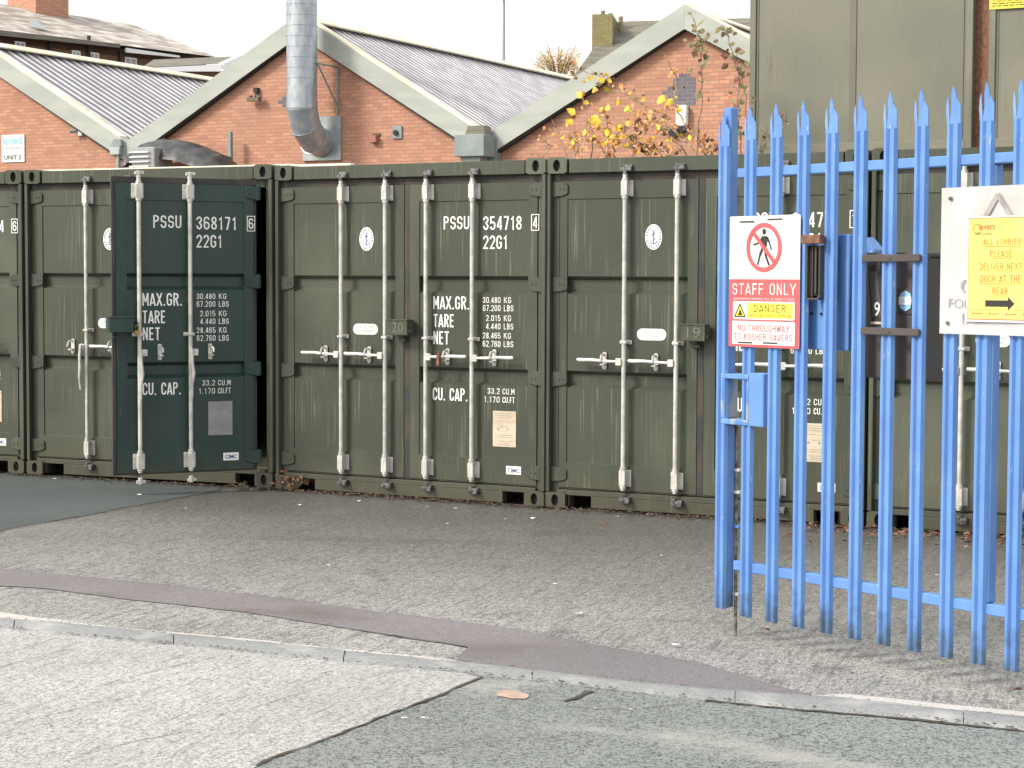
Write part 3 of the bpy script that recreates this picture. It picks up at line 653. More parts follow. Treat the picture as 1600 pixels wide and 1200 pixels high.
            pl_ = MB().box(X(1.993), X(2.192), Y(YD+.003), Y(YD+.0068), .432, .702).build('approval_plate', plate, d, .001)
            mb = MB(); y0, y1 = Y(YD+.002), Y(YD+.0028)
            for k, (u0, u1, zz) in enumerate(((.06, .94, .685), (.10, .85, .668), (.2, .75, .652), (.1, .45, .625), (.55, .95, .622), (.35, .65, .585), (.1, .9, .52), (.2, .8, .505), (.25, .8, .475), (.3, .7, .46), (.2, .75, .447))):
                x = 1.993+.199*u0
                while x < 1.993+.199*u1: w_ = random.uniform(.006, .02); mb.box(X(x), X(x+w_), y0, y1, zz-.0022, zz+.0022); x += w_+.005
            if plate == 'paper': mb.disc(X(2.04), .566, .008, .010, y0, y1, 10); mb.disc(X(2.12), .566, .008, .010, y0, y1, 10)
            mb.build('plate_print', 'greyink', pl_)
            mk = MB().box(X(2.113), X(2.240), Y(YD-.004), Y(YD-.0008), .228, .290).build('maker_plate', 'white', d)
            lettering('maker_print', [('CIMC', 2.127, 2.226, .243, .274, .02)], 'navy', mk, YD-.005, ox, oy)
            ox -= .020
            if boxno is not None:
                bxx0, bxx1 = (1.105, 1.290)
                if open_right: bxx0, bxx1 = 1.150, 1.345
                lb = MB(); lb.box(X(bxx0), X(bxx1), Y(-.075), Y(.03), 1.262, 1.378); lb.box(X(bxx0-.004), X(bxx1+.004), Y(-.079), Y(-.0), 1.372, 1.384)
                lb.box(X(bxx0+.05), X(bxx0+.11), Y(YD-.03), Y(YD-.01), 1.21, 1.235)
                lb.cyl((X(bxx1+.006), Y(-.05), 1.29), (X(bxx1+.014), Y(-.05), 1.29), .018, n=10); lb.cyl((X(bxx1+.006), Y(-.05), 1.34), (X(bxx1+.012), Y(-.05), 1.34), .014, n=10)
                lbo = lb.build('lock_box', pm, d, .004)
                if boxno: lettering('scratched_number', [(boxno, bxx0+.05, bxx1-.035, 1.285, 1.36, -.012)], 'chalk', lbo, -.0765, ox, oy)
                else:
                    pp = MB().rrect(X(1.352), X(1.395), 1.245, 1.275, .008, Y(-.06), Y(-.03)); pp.tube([(X(1.36), Y(-.045), 1.27), (X(1.36), Y(-.045), 1.305), (X(1.375), Y(-.045), 1.315), (X(1.388), Y(-.045), 1.305), (X(1.388), Y(-.045), 1.27)], .005, 6)
                    pp.build('brass_padlock', mat('brass', (.42, .26, .08), rough=.4, metal=.6), d)
    return t
make_container('A', 'olive green container at the far left with only its right edge in view', serial='352464', check='6', doors=('L', 'R'))
make_container('B', 'olive green container with its dark right door swung open and serial 368171', serial='368171', check='6', open_right=50, hang=True, boxno='', right_mat='bottle', plate='greypaper')
make_container('C', 'closed green container with serial 354718 and lock box numbered 20', serial='354718', check='4', boxno='20', pad=True)
make_container('D', 'closed green container with lock box numbered 19, behind the end of the blue gate', serial='354713', check='1', boxno='19')
make_container('E', 'green container at the far right behind the blue gate and the white board', serial='350962', check='2', boxno='18')

# timber strip lying on the container roofs
mb = MB(); fb = FR['B']
a = fb.loc(42, 262, .35); c = fb.loc(380, 258, .35)
o = mb.box(a[0], 2.43, .35, .42, 2.572, 2.612).build('timber_strip', 'cream', None, .004); fb.place(o); ctr(o)
tag(o, 'long cream timber strip lying along the roof of the container with the open door', 'timber strip')
fc = FR['C']; o = MB().box(.0, .56, .25, .32, 2.581, 2.612).build('timber_strip', 'cream', None, .004); fc.place(o); ctr(o)
tag(o, 'short cream timber strip on the left end of the roof of container 20', 'timber strip')

# ================================================================== BLUE PALISADE GATE
GT = Frame(1.1074+math.sin(.9184)*.03, 8.9551+math.cos(.9184)*.03, .9184)
def gl(px, y): return GT.loc(px, 450, y)[0]
gate = empty('palisade_gate', 'bright blue steel palisade gate standing open in front of the containers', 'gate', None, GT)
SP = .1713; PW = .036
def pale(mb, x, z0, z1, y):
    """W-section pale with a splayed, riven three-pronged head"""
    sec = [(-PW, .004), (-PW*.78, -.014), (-PW*.36, -.016), (-PW*.12, -.004), (PW*.12, -.004), (PW*.36, -.016), (PW*.78, -.014), (PW, .004)]
    t = .0045; zs = z1-.16
    # shaft
    fr_ = [[mb.bm.verts.new((x+a, y+c, z)) for a, c in sec] for z in (z0, zs)]
    bk = [[mb.bm.verts.new((x+a*.9, y+c+t, z)) for a, c in sec] for z in (z0, zs)]
    for k in range(7):
        mb.bm.faces.new((fr_[0][k], fr_[0][k+1], fr_[1][k+1], fr_[1][k])); mb.bm.faces.new((bk[0][k+1], bk[0][k], bk[1][k], bk[1][k+1]))
        mb.bm.faces.new((fr_[0][k+1], fr_[0][k], bk[0][k], bk[0][k+1]))
    for k in (0, 7): mb.bm.faces.new((fr_[0][k], fr_[1][k], bk[1][k], bk[0][k]))
    # head: side prong (left) bends out, middle and right prongs stand up to a point
    def prong(pts, lean, leanx):
        A = []; B = []
        for px_, dz in pts:
            u = dz/.16; yy = y+lean*u*u-.006
            A.append(mb.bm.verts.new((x+px_+leanx*u*u, yy, zs+dz))); B.append(mb.bm.verts.new((x+px_+leanx*u*u, yy+t, zs+dz)))
        mb.bm.faces.new(A); mb.bm.faces.new(B[::-1]); n_ = len(A)
        for k in range(n_): mb.bm.faces.new((A[k], B[k], B[(k+1) % n_], A[(k+1) % n_]))
    prong([(-PW, 0), (-PW*.60, 0), (-PW*.74, .05), (-PW*.98, .118), (-PW*1.12, .095), (-PW*1.14, .05)], .020, -.010)
    prong([(-PW*.62, -.002), (PW*.35, -.002), (PW*.36, .10), (PW*.38, .122), (PW*.04, .16), (-PW*.30, .122), (-PW*.36, .05)], -.008, 0)
    prong([(PW*.33, -.002), (PW, -.002), (PW*1.0, .072), (PW*.42, .105), (PW*.33, .10)], -.006, .002)
for i in range(-1, 13):
    mb = MB(); pale(mb, i*SP, .112 if i > -1 else .13, 2.512 if i > -1 else 2.49, -.03+random.uniform(-.002, .002)); mb.build('pale', 'blue', gate)
for z0, z1, nm in ((2.178, 2.222, 'top_rail'), (.322, .368, 'bottom_rail')):
    MB().box(-.095, 2.2, -.026, .024, z0, z1).build(nm, 'blue', gate, .004)
# closing stile: tube behind the first pale, standing as high as its points
mb = MB(); a = gl(1127, -.024)
mb.box(a, a+.052, -.023, .030, .132, 1.03); mb.box(a, a+.052, -.023, .030, 1.25, 2.512)
mb.build('closing_stile', 'blue', gate, .005)
a = gl(1552, -.024); MB().box(a-.052, a, -.023, .030, .37, 2.176).build('inner_stile', 'blue', gate, .005)
# hand hole frame and lock case
mb = MB(); a, c = gl(1127, -.05), gl(1171, -.05)
mb.box(a, c, -.050, .050, 1.232, 1.256); mb.box(a, c, -.050, .050, 1.016, 1.042)
mb.box(a, a+.020, -.050, .050, 1.042, 1.232); mb.box(c-.016, c, -.050, .050, 1.042, 1.232)
mb.build('hand_hole_frame', 'blue_worn', gate, .004)
c2_ = gl(1195, -.05); MB().box(c+.002, c2_, -.052, .03, 1.016, 1.266).build('lock_case', 'blue', gate, .004)
# drop bolt with staples
bx_ = gl(1152, .03); mb = MB(); mb.cyl((bx_+.012, .03, -.0), (bx_, .036, 1.0), .0085, n=10); mb.tube([(bx_, .036, 1.0), (bx_, .0, 1.02)], .0085)
db = mb.build('drop_bolt', 'zinc', gate, smooth=True)
for z in (.197, .522, .687, .793):
    mb = MB(); mb.box(bx_-.03, bx_+.035, .02, .05, z-.007, z+.007); mb.build('bolt_staple', 'blue' if z > .2 and z < .6 else 'galv', gate, .002)
# case behind the pales with rusty padlock guard
a, c = gl(1251, .02), gl(1326, .02); e = gl(1382, .17)
mb = MB(); mb.box(a, c, .02, .057, 1.385, 1.905)
mb.prism([(c+.01, 1.62), (e, 1.62), (e, 1.835), (c+.01, 1.895)], .10, .17)
bb = mb.build('lock_cover', 'blue', gate, .004)
a, c = gl(1250, -.10), gl(1279, -.10); MB().box(a, c, -.10, -.062, 1.862, 1.902).build('padlock_guard', 'rust', gate, .003)
MB().box(a+.02, c-.01, -.062, .0, 1.866, 1.896).build('guard_arm', 'rust', gate, .003)
a, c = gl(1262, -.056), gl(1284, -.056); MB().box(a+.008, c-.008, -.056, -.052, 1.63, 1.85).build('guard_slot', 'black', gate)
mb = MB(); mb.box(a, a+.008, -.07, .0, 1.62, 1.856); mb.box(c-.008, c, -.07, .0, 1.62, 1.856); mb.box(a+.008, c-.008, -.07, .0, 1.612, 1.62); mb.box(a+.03, a+.036, -.064, -.058, 1.6, 1.85); mb.box(a+.05, a+.060, -.066, -.058, 1.64, 1.85)
mb.build('guard_frame', 'brown', gate, .002)
for px_ in (1268, 1283):
    x = gl(px_, .015); MB().cyl((x, .012, 1.548), (x, .021, 1.548), .006, n=8).build('cover_screw', 'ink', gate)

# brown letter box clamped to the pales
pb = empty('letter_box', 'dark brown steel letter box numbered 9 clamped behind the blue pales', 'letter box', None, GT)
a, c = gl(1345, .03), gl(1437, .03)
mb = MB(); mb.box(a, c, .032, .19, 1.27, 1.80); mb.prism([(a-.004, 1.80), (c+.005, 1.80), (c+.005, 1.822), (a-.004, 1.822)], .024, .20)
mb.build('box_body', 'brown', pb, .005)
b0, b1, b2_ = gl(1355, .025), gl(1380, .025), gl(1362, .025)
q = MB().prism([(b0, 1.765), (b1+.012, 1.765), (b1+.012, 1.52), (b2_, 1.52)], .026, .0315).build('posting_flap', 'ink', pb)
MB().prism([(b0+.012, 1.74), (b0+.055, 1.74), (b1, 1.54), (b2_+.01, 1.54)], .0235, .0252).build('flap_edge', 'brown', q)
MB().box(b2_, b1+.005, .021, .030, 1.508, 1.519).build('flap_lip', 'paper', pb)
lettering('number', [('9', gl(1366, .02), gl(1375, .02), 1.545, 1.605, .0)], 'white', q, .0215)
u0, u1 = gl(1402, .025), gl(1429, .025)
sq = MB().box(u0, u1, .026, .0315, 1.555, 1.668).build('sticker_backing', 'rubber', pb)
um = (u0+u1)/2; oc = MB().disc(um, 1.612, .038, .045, .0225, .0252, 8).build('octagon_sticker', 'skyblue', sq)
MB().box(um-.034, um+.034, .0195, .0215, 1.596, 1.630).build('sticker_band', 'white', oc)
lettering('sticker_print', [('ADT', um-.018, um+.018, 1.604, 1.622, 0)], 'skyblue', oc, .019)
for z in (1.796, 1.480):
    mb = MB(); v0, v1 = gl(1345, -.062), gl(1436, -.062); mb.box(v0, v1, -.062, -.050, z-.016, z+.016); mb.cyl(((v0+v1)/2, -.066, z), ((v0+v1)/2, -.06, z), .008, n=8)
    mb.box(v0+.02, v0+.03, -.05, .03, z-.01, z+.01); mb.box(v1-.03, v1-.02, -.05, .03, z-.01, z+.01)
    mb.build('clamp_strap', 'brown', pb, .003)

# red and white sign
sg = empty('warning_sign', 'red and white staff only sign tied to the left end of the blue gate', 'sign', None, GT)
YS = -.058; sx = gl(1139.5, YS); sz = 1.388
for c in (sg,): c.location = c.location
face = MB().rrect(sx, sx+.456, sz, sz+.608, .006, YS, YS+.003).build('sign_board', 'signwhite', sg)
def B_(m, x0, x1, z0, z1, r=0, dy=.001, name='sign_print', par=face):
    mb = MB(); y = YS-dy
    if r: mb.rrect(sx+x0, sx+x1, sz+z0, sz+z1, r, y, y+.0006)
    else: mb.box(sx+x0, sx+x1, y, y+.0006, sz+z0, sz+z1)
    return mb.build(name, m, par)
B_('red', .0005, .4555, .0005, .315, 0, .0008, 'red_field')
B_('signwhite', .028, .428, .128, .212, .006, .0016, 'white_field'); B_('signwhite', .024, .430, .012, .120, .006, .0016, 'white_field')
B_('yellow', .122, .418, .135, .205, 0, .0024, 'yellow_field')
mb = MB(); cx, cz = sx+.228, sz+.462; y0, y1 = YS-.0045, YS-.0038
mb.ring(cx, cz, .113, .093, y0, y1, 48); mb.build('ban_ring', 'red', face)
MB().bar((cx-.068, cz+.068), (cx+.068, cz-.068), .019, y0, y1).build('ban_bar', 'red', face)
mb = MB(); y0, y1 = YS-.002, YS-.0012; P = lambda u, v: (cx+u, cz+v)
mb.disc(cx+.0, cz+.072, .012, .014, y0, y1, 16)
mb.prism([P(-.014, .052), P(.016, .052), P(.024, .045), P(.016, .0), P(-.012, .0), P(-.018, .045)], y0, y1)
for a, c, w_ in (((.020, .047), (.034, .022), .010), ((.034, .022), (.048, -.012), .008), ((-.012, .044), (-.03, .022), .010), ((-.03, .022), (-.068, .012), .008),
                 ((-.004, .004), (-.026, -.035), .014), ((-.026, -.035), (-.040, -.080), .010), ((.006, .004), (.012, -.04), .014), ((.012, -.04), (.034, -.082), .011)):
    mb.bar(P(*a), P(*c), w_, y0, y1)
mb.build('walking_figure', 'ink', face)
lettering('white_words', [('STAFF ONLY', sx+.022, sx+.434, sz+.243, sz+.296, .0), ('UNAUTHORISED PERSONNEL WILL BE ASKED TO LEAVE', sx+.03, sx+.426, sz+.219, sz+.229, .0)], 'white', face, YS-.0018, fn=thin)
lettering('black_words', [('DANGER', sx+.165, sx+.375, sz+.163, sz+.197, .01), ('LORRIES AND FORKLIFT OPERATING', sx+.128, sx+.412, sz+.141, sz+.152, 0)], 'ink', face, YS-.0034, fn=thin)
lettering('red_words', [('NO THROUGHWAY', sx+.062, sx+.395, sz+.073, sz+.104, .004), ('TO KOSHER SAVERS', sx+.038, sx+.416, sz+.032, sz+.063, .004)], 'darkred', face, YS-.0026, fn=stencil)
mb = MB(); T = [(sx+.075, sz+.198), (sx+.040, sz+.140), (sx+.110, sz+.140)]; y0, y1 = YS-.0026, YS-.0020
for a, c in zip(T, T[1:]+T[:1]): mb.bar(a, c, .006, y0, y1)
mb.prism([(sx+.058, sz+.146), (sx+.092, sz+.146), (sx+.086, sz+.160), (sx+.078, sz+.176), (sx+.072, sz+.170), (sx+.068, sz+.156)], y0, y1)
mb.build('warning_triangle', 'ink', face)
MB().prism([(sx+.075, sz+.193), (sx+.044, sz+.142), (sx+.106, sz+.142)], YS-.0019, YS-.0016).build('triangle_fill', 'yellow', face)
mb = MB()
for x, z in ((.07, .582), (.25, .590), (.065, .020), (.23, .022)): mb.box(sx+x, sx+x+.092, YS-.0045, YS-.001, sz+z-.003, sz+z+.003)
mb.build('cable_ties', 'ink', face)

# white board and yellow notice
wb = empty('notice_board', 'large weathered white board with faded grey letters fixed to the right of the gate', 'board', None, GT)
YB = -.060; x0 = gl(1470, YB); x1 = x0+.68; z0, z1 = GT.loc(1470, 521, YB)[1], GT.loc(1470, 294, YB)[1]
mb = MB(); nx_, nz_ = 16, 12; gv = [[mb.bm.verts.new((x0+(x1-x0)*i/nx_, YB-.004-.004*math.sin(i*.8)*math.sin(j*.9), z0+(z1-z0)*j/nz_)) for i in range(nx_+1)] for j in range(nz_+1)]
for j in range(nz_):
    for i in range(nx_): mb.bm.faces.new((gv[j][i], gv[j][i+1], gv[j+1][i+1], gv[j+1][i]))
res = bmesh.ops.solidify(mb.bm, geom=mb.bm.faces[:], thickness=.003)
board = mb.build('board', mat('weathered_white', (.86, .86, .86), (.74, .73, .70), 4, .5, stretch=(1, 1, .4), lo=.5, hi=.75), wb, smooth=True)
mb = MB()
for x, z in ((gl(1485, YB), z1-.045), (gl(1484, YB), z0+.045), (x1-.05, z1-.045), (x1-.05, z0+.045)): mb.cyl((x, YB-.014, z), (x, YB-.004, z), .008, n=8)
mb.build('board_screws', 'zinc', wb)
mb = MB(); yl0, yl1 = YB-.0115, YB-.011
gA = GT.loc
def g2(px, py): return GT.loc(px, py, YB)
ax, az = g2(1562, 304)
mb.bar((ax, az), g2(1541, 340), .022, yl0, yl1); mb.bar((ax, az), g2(1583, 340), .022, yl0-.0002, yl1)
mb.build('faded_letters', 'greyink', board)
c0 = g2(1503, 458); c1 = g2(1520, 436); f0 = g2(1485, 481); f1 = g2(1520, 467); i0 = g2(1506, 506); i1 = g2(1514, 489)
lettering('faded_words', [('C', c0[0], c1[0]+.01, c0[1], c1[1], 0), ('FOR', f0[0], f1[0]+.0, f0[1], f1[1], -.01), ('II', i0[0], i1[0], i0[1], i1[1], -.01)], 'greyink', board, YB-.0112)
yn = empty('yellow_notice', 'yellow laminated delivery notice for lorries stuck on the white board', 'notice', None, GT)
a = g2(1518, 341); c = g2(1516, 499); X0, X1, Z0, Z1 = a[0], a[0]+.332, c[1], a[1]
YN = YB-.016
sh = MB().box(X0-.006, X1+.006, YN, YN+.001, Z0-.008, Z1+.006).build('plastic_sleeve', 'signwhite', yn)
MB().box(X0, X1, YN-.0008, YN-.0002, Z0, Z1).build('sheet_border', 'orange', yn)
sheet_ = MB().box(X0+.004, X1-.004, YN-.0016, YN-.001, Z0+.004, Z1-.004).build('sheet', 'yellow2', yn)
lines = [('ALL LORRIES', 1537, 1596, 383, 372), ('PLEASE', 1547, 1582, 402, 391), ('DELIVER NEXT', 1531, 1597, 421, 411), ('DOOR AT THE', 1532, 1596, 441, 430), ('REAR', 1551, 1575, 460, 449)]
LT = []; mb = MB()
for t_, pa, pb_, yb, yt_ in lines:
    p0 = GT.loc(pa, yb, YN); p1 = GT.loc(pb_, yt_, YN); LT.append((t_, p0[0], p1[0], p0[1], p1[1], 0)); mb.box(p0[0], p1[0], YN-.0024, YN-.002, p0[1]-.007, p0[1]-.0045)
lettering('notice_words', LT, 'orange', sheet_, YN-.0025, fn=stencil); mb.build('underlines', 'orange', sheet_)
a0 = GT.loc(1540, 472, YN); a1 = GT.loc(1585, 474, YN); mb = MB(); zc = a0[1]; mb.box(a0[0], a1[0]-.03, YN-.003, YN-.002, zc-.018, zc+.008)
mb.prism([(a1[0]-.03, zc-.032), (a1[0]+.002, zc-.005), (a1[0]-.03, zc+.022)], YN-.003, YN-.002); mb.build('arrow', 'ink', sheet_)
mb = MB(); fz = GT.loc(1540, 484, YN)[1]; mb.box(X0+.012, X1-.012, YN-.0024, YN-.002, fz, fz+.0015)
for k in range(4): mb.disc(X0+.03+k*.085, fz-.016, .005, .005, YN-.0024, YN-.002, 8); mb.box(X0+.04+k*.085, X0+.08+k*.085, YN-.0024, YN-.002, fz-.018, fz-.014)
mb.build('footer_marks', 'orange', sheet_)
mb = MB(); mb.ring(X0+.045, Z1-.045, .022, .018, YN-.0024, YN-.002, 20); mb.build('logo_arc', 'leaf_g', sheet_)
lettering('logo_words', [('savers', X0+.05, X0+.135, Z1-.048, Z1-.03, .02)], 'orange', sheet_, YN-.0026); lettering('logo_tail', [('discount', X0+.035, X0+.12, Z1-.07, Z1-.056, .01)], 'leaf_g', sheet_, YN-.0026)

# ================================================================== TALL STEEL CABINS behind the row
CB = Frame(.1225*21.05, 21.05, .47)
def cabin(x0, wd, label, notice=False):
    t = empty('steel_cabin', label, 'steel cabin', 'tall steel cabins behind the containers', CB); HH = 5.9
    mb = MB(); mb.box(x0+.06, x0+wd-.06, .02, 5.8, .05, HH); mb.build('body', 'cabin', t)
    for a in (x0, x0+wd-.07):
        MB().box(a, a+.07, 0, 5.8, 0, HH+.05).build('corner_post', 'cabin', t, .006)
    mb = MB(); mb.box(x0+.07, x0+wd-.07, .002, .06, 2.98, 3.16); mb.build('cross_rail', 'cabin', t, .004); MB().box(x0+.07, x0+wd-.07, .002, .06, HH-.1, HH+.05).build('cross_rail', 'cabin', t, .004)
    a = x0+wd*.46; MB().box(a, a+.075, .010, .03, .1, HH-.1).build('stiffening_rib', 'cabin_rib', t, .006)
    for xx in (x0+.085, x0+wd-.11): MB().box(xx, xx+.012, .012, .03, 3.16, HH-.1).build('panel_seam', 'cabin_rib', t)
    return t
cabin(0, 2.438, 'tall olive steel cabin left of the brown vertical gap, behind the gate pales')
cabin(2.60, 2.438, 'tall steel cabin right of the brown gap, yellow notice at its top')
o = MB().box(2.438, 2.60, .10, .2, 0, 5.9).build('gap_cover', 'rust', None); CB.place(o); ctr(o); tag(o, 'brown sheet metal filler closing the gap between the two tall cabins', 'filler strip')
yn2 = empty('yellow_notice', 'bright yellow notice with red and black print high on the right hand cabin', 'notice', None, CB)
a = CB.loc(1546, 15); X0 = a[0]; Z0 = a[1]
s2 = MB().box(X0, X0+.75, -.006, -.002, Z0, Z0+.55).build('sheet', 'yellow', yn2)
lettering('notice_words', [('FOR SALE OR TO LET', X0+.04, X0+.70, Z0+.075, Z0+.14, .01)], 'orange', s2, -.008)
mb = MB()
for zz in (Z0+.052, Z0+.028):
    x = X0+.03
    while x < X0+.7: w_ = random.uniform(.02, .06); mb.box(x, x+w_, -.008, -.0065, zz, zz+.008); x += w_+.012
mb.build('small_print', 'ink', s2)

# ================================================================== BRICK WORKSHOPS
WL = Frame(0, 42, .47)
valley1, peak2, valley2, peak3 = WL.loc(205, 222), WL.loc(474, 24), WL.loc(765, 212), WL.loc(1075, 9)
print('valleys', valley1, peak2, valley2, peak3)
sl_ = (peak2[1]-valley1[1])/(peak2[0]-valley1[0])
peak1 = (-15.25, 7.70); valley0 = (-20.2, 4.9); valley3 = (8.9, 4.75)
LEN = 32
def gable(va, pk, vb, label, pitch_rib=.33, trimR=True):
    t = empty('brick_workshop', label, 'brick building', 'red brick workshop gables behind the containers', None, loc=None)
    WL.place(t)
    cxl = pk[0]; off = Vector((math.cos(WL.yaw)*cxl, -math.sin(WL.yaw)*cxl, 0)); t.location += off
    X = lambda v: v-cxl
    fh = .50
    mb = MB(); mb.prism([(X(va[0])+.005, 0), (X(vb[0])-.005, 0), (X(vb[0])-.005, vb[1]-.4), (X(pk[0]), pk[1]-.4), (X(va[0])+.005, va[1]-.4)], 0, .3)
    mb.build('wall', 'brick', t)
    MB().box(X(va[0])+.005, X(va[0])+.3, .3, LEN, 0, va[1]-.4).build('side_wall', 'brick', t)
    MB().box(X(vb[0])-.3, X(vb[0])-.005, .3, LEN, 0, vb[1]-.4).build('side_wall', 'brick', t)
    # fascia boards following the verge
    fa = MB(); fa.prism([(X(va[0])+.01, va[1]), (X(pk[0]), pk[1]), (X(pk[0]), pk[1]-fh), (X(va[0])+.01, va[1]-fh*.95)], -.20, -.02); fa.build('fascia', 'fascia', t)
    fa = MB(); fa.prism([(X(pk[0])+.003, pk[1]), (X(vb[0])-.01, vb[1]), (X(vb[0])-.01, vb[1]-fh*.95), (X(pk[0])+.003, pk[1]-fh)], -.20, -.02); fa.build('fascia', 'fascia', t)
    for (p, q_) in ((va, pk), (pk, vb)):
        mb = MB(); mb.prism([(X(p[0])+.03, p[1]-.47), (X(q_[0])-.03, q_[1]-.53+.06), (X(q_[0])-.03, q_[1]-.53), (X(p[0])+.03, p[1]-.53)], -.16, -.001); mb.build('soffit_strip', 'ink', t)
    if trimR:
        mb = MB(); mb.prism([(X(pk[0]), pk[1]+.055), (X(vb[0])-.2, vb[1]+.155), (X(vb[0])-.2, vb[1]+.085), (X(pk[0]), pk[1]-.0)], -.18, .10); mb.build('verge_trim', 'cream', t, .01)
    # ribbed metal sheets: trapezoid ribs running from ridge to eaves
    rd = .10
    for (e, sgn) in ((va, -1), (vb, 1)):
        mb = MB(); dz = .13; rows = []; y = -.02; hi = .024
        ys = []
        while y < LEN:
            ys += [(y, 0), (y+pitch_rib*.68, 0), (y+pitch_rib*.72, hi), (y+pitch_rib*.94, hi), (y+pitch_rib*.98, 0)]; y += pitch_rib
        A = [mb.bm.verts.new((0, yy, pk[1]-dz+h_)) for yy, h_ in ys]; B = [mb.bm.verts.new((X(e[0]), yy, e[1]-dz+h_+.02)) for yy, h_ in ys]
        for k in range(len(ys)-1): mb.bm.faces.new((A[k], A[k+1], B[k+1], B[k]))
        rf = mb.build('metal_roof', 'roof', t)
        rf.data.materials.append(M['rib_glint'])
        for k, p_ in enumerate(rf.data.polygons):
            if k % 5 in (1, 2, 3): p_.material_index = 1  # rib faces take the painted glint, pans keep the sheet colour
    MB().prism([(-.22, pk[1]-.13), (0, pk[1]-.0), (.22, pk[1]-.13), (.2, pk[1]-.16), (0, pk[1]-.05), (-.2, pk[1]-.16)], .0, LEN).build('ridge_cap', 'cream', t)
    return t, X
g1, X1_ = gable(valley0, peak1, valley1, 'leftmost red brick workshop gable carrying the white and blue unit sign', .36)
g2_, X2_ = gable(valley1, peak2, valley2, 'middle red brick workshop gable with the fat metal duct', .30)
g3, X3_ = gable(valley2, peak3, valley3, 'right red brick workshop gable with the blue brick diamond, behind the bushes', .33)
# blue brick diamonds (pattern courses set 3 mm proud)
def diamond(t, X, cx, cz, rows, par='blue_brick_diamond'):
    mb = MB(); hh = .083; n_ = len(rows)
    z = math.floor((cz+n_/2*hh)/hh)*hh
    for a, c in rows: mb.box(X(cx+a), X(cx+c), -.004, .01, z-hh, z-.0005); z -= hh
    mb.build(par, 'brick_blue', t)
c3 = WL.loc(1064, 138)
diamond(g3, X3_, c3[0], c3[1], [(-.05, .2), (-.18, .33), (-.18, .33), (-.30, .33), (-.42, .33), (-.30, .45), (-.30, .33), (-.18, .33), (-.1, .2)])
c2 = WL.loc(447, 157)
diamond(g2_, X2_, c2[0], c2[1], [(.0, .4), (-.1, .4), (-.22, .4), (-.1, .4), (.0, .4)])
# left unit sign
def wthing(name, label, cat, px, py, group=None):
    l_, z_ = WL.loc(px, py); t = empty(name, label, cat, group); WL.place(t)
    t.location = (WL.x+l_*math.cos(WL.yaw), WL.y-l_*math.sin(WL.yaw), z_); return t, l_, z_
t, l_, z_ = wthing('unit_sign', 'white unit 2 sign with blue lettering on the left brick gable', 'sign', 4, 254)
a = WL.loc(39, 210); sw, sh_ = a[0]-l_, a[1]-z_
bd = MB().box(0, sw, -.03, -.005, 0, sh_).build('board', 'signwhite', t)
lettering('blue_words', [('kn', .07*sw, .42*sw, .66*sh_, .92*sh_, .03), ('ll', .76*sw, .90*sw, .66*sh_, .92*sh_, .03)], 'skyblue', bd, -.034)
MB().disc(.59*sw, .77*sh_, .14*sw, .10*sh_, -.036, -.032, 20).build('blue_dot', 'skyblue', bd)
lettering('grey_words', [('LAUNDRY', .08*sw, .90*sw, .47*sh_, .55*sh_, 0)], 'greypaper', bd, -.034)
lettering('unit_words', [('UNIT 2', .12*sw, .86*sw, .10*sh_, .25*sh_, .01)], 'ink', bd, -.034)
# camera + junction box under the verge
t, l_, z_ = wthing('security_camera', 'small dark security camera with white junction box under the left fascia', 'camera', 125, 210)
MB().box(.02, .13, -.10, -.005, -.04, .11).build('junction_box', 'pvc', t, .005)
mb = MB(); mb.cyl((-.16, -.2, .06), (-.02, -.08, .09), .045); mb.tube([(-.02, -.08, .09), (.0, -.005, .05)], .015); mb.build('camera_body', 'lead', t)
# floodlight
t, l_, z_ = wthing('floodlight', 'small dark floodlight on the middle brick gable left of the duct', 'floodlight', 403, 155)
mb = MB(); mb.box(-.17, .16, -.22, -.10, -.06, .03); mb.prism([(-.2, -.02), (-.15, -.03), (-.05, .07), (-.1, .08)], -.2, -.12); mb.prism([(.2, .02), (.15, .0), (.05, .07), (.1, .09)], -.2, -.12); mb.build('lamp_head', 'bark2', t)
mb = MB(); mb.tube([(0, -.12, 0), (0, -.08, .14), (0, -.005, .2)], .02); mb.box(-.06, .05, -.1, -.005, .14, .26); mb.build('bracket', 'ink', t)
# vents and alarm box
t, l_, z_ = wthing('wall_vent', 'square grey vent with round flap on the middle brick gable', 'vent', 622, 206)
v = MB().box(-.13, .11, -.04, -.004, -.15, .13).build('vent_plate', 'lead', t); mb = MB(); mb.disc(-.03, -.02, .06, .06, -.09, -.04, 14); mb.build('vent_flap', 'ink', t)
t, l_, z_ = wthing('alarm_box', 'small red alarm box on the middle brick gable', 'alarm box', 588, 217)
MB().box(-.11, .07, -.14, -.004, -.09, .07).build('box_shell', mat('alarm_red', (.38, .15, .12), rough=.6), t, .01); MB().box(-.09, .11, -.03, -.004, .07, .12).build('back_plate', 'brick_old', t)
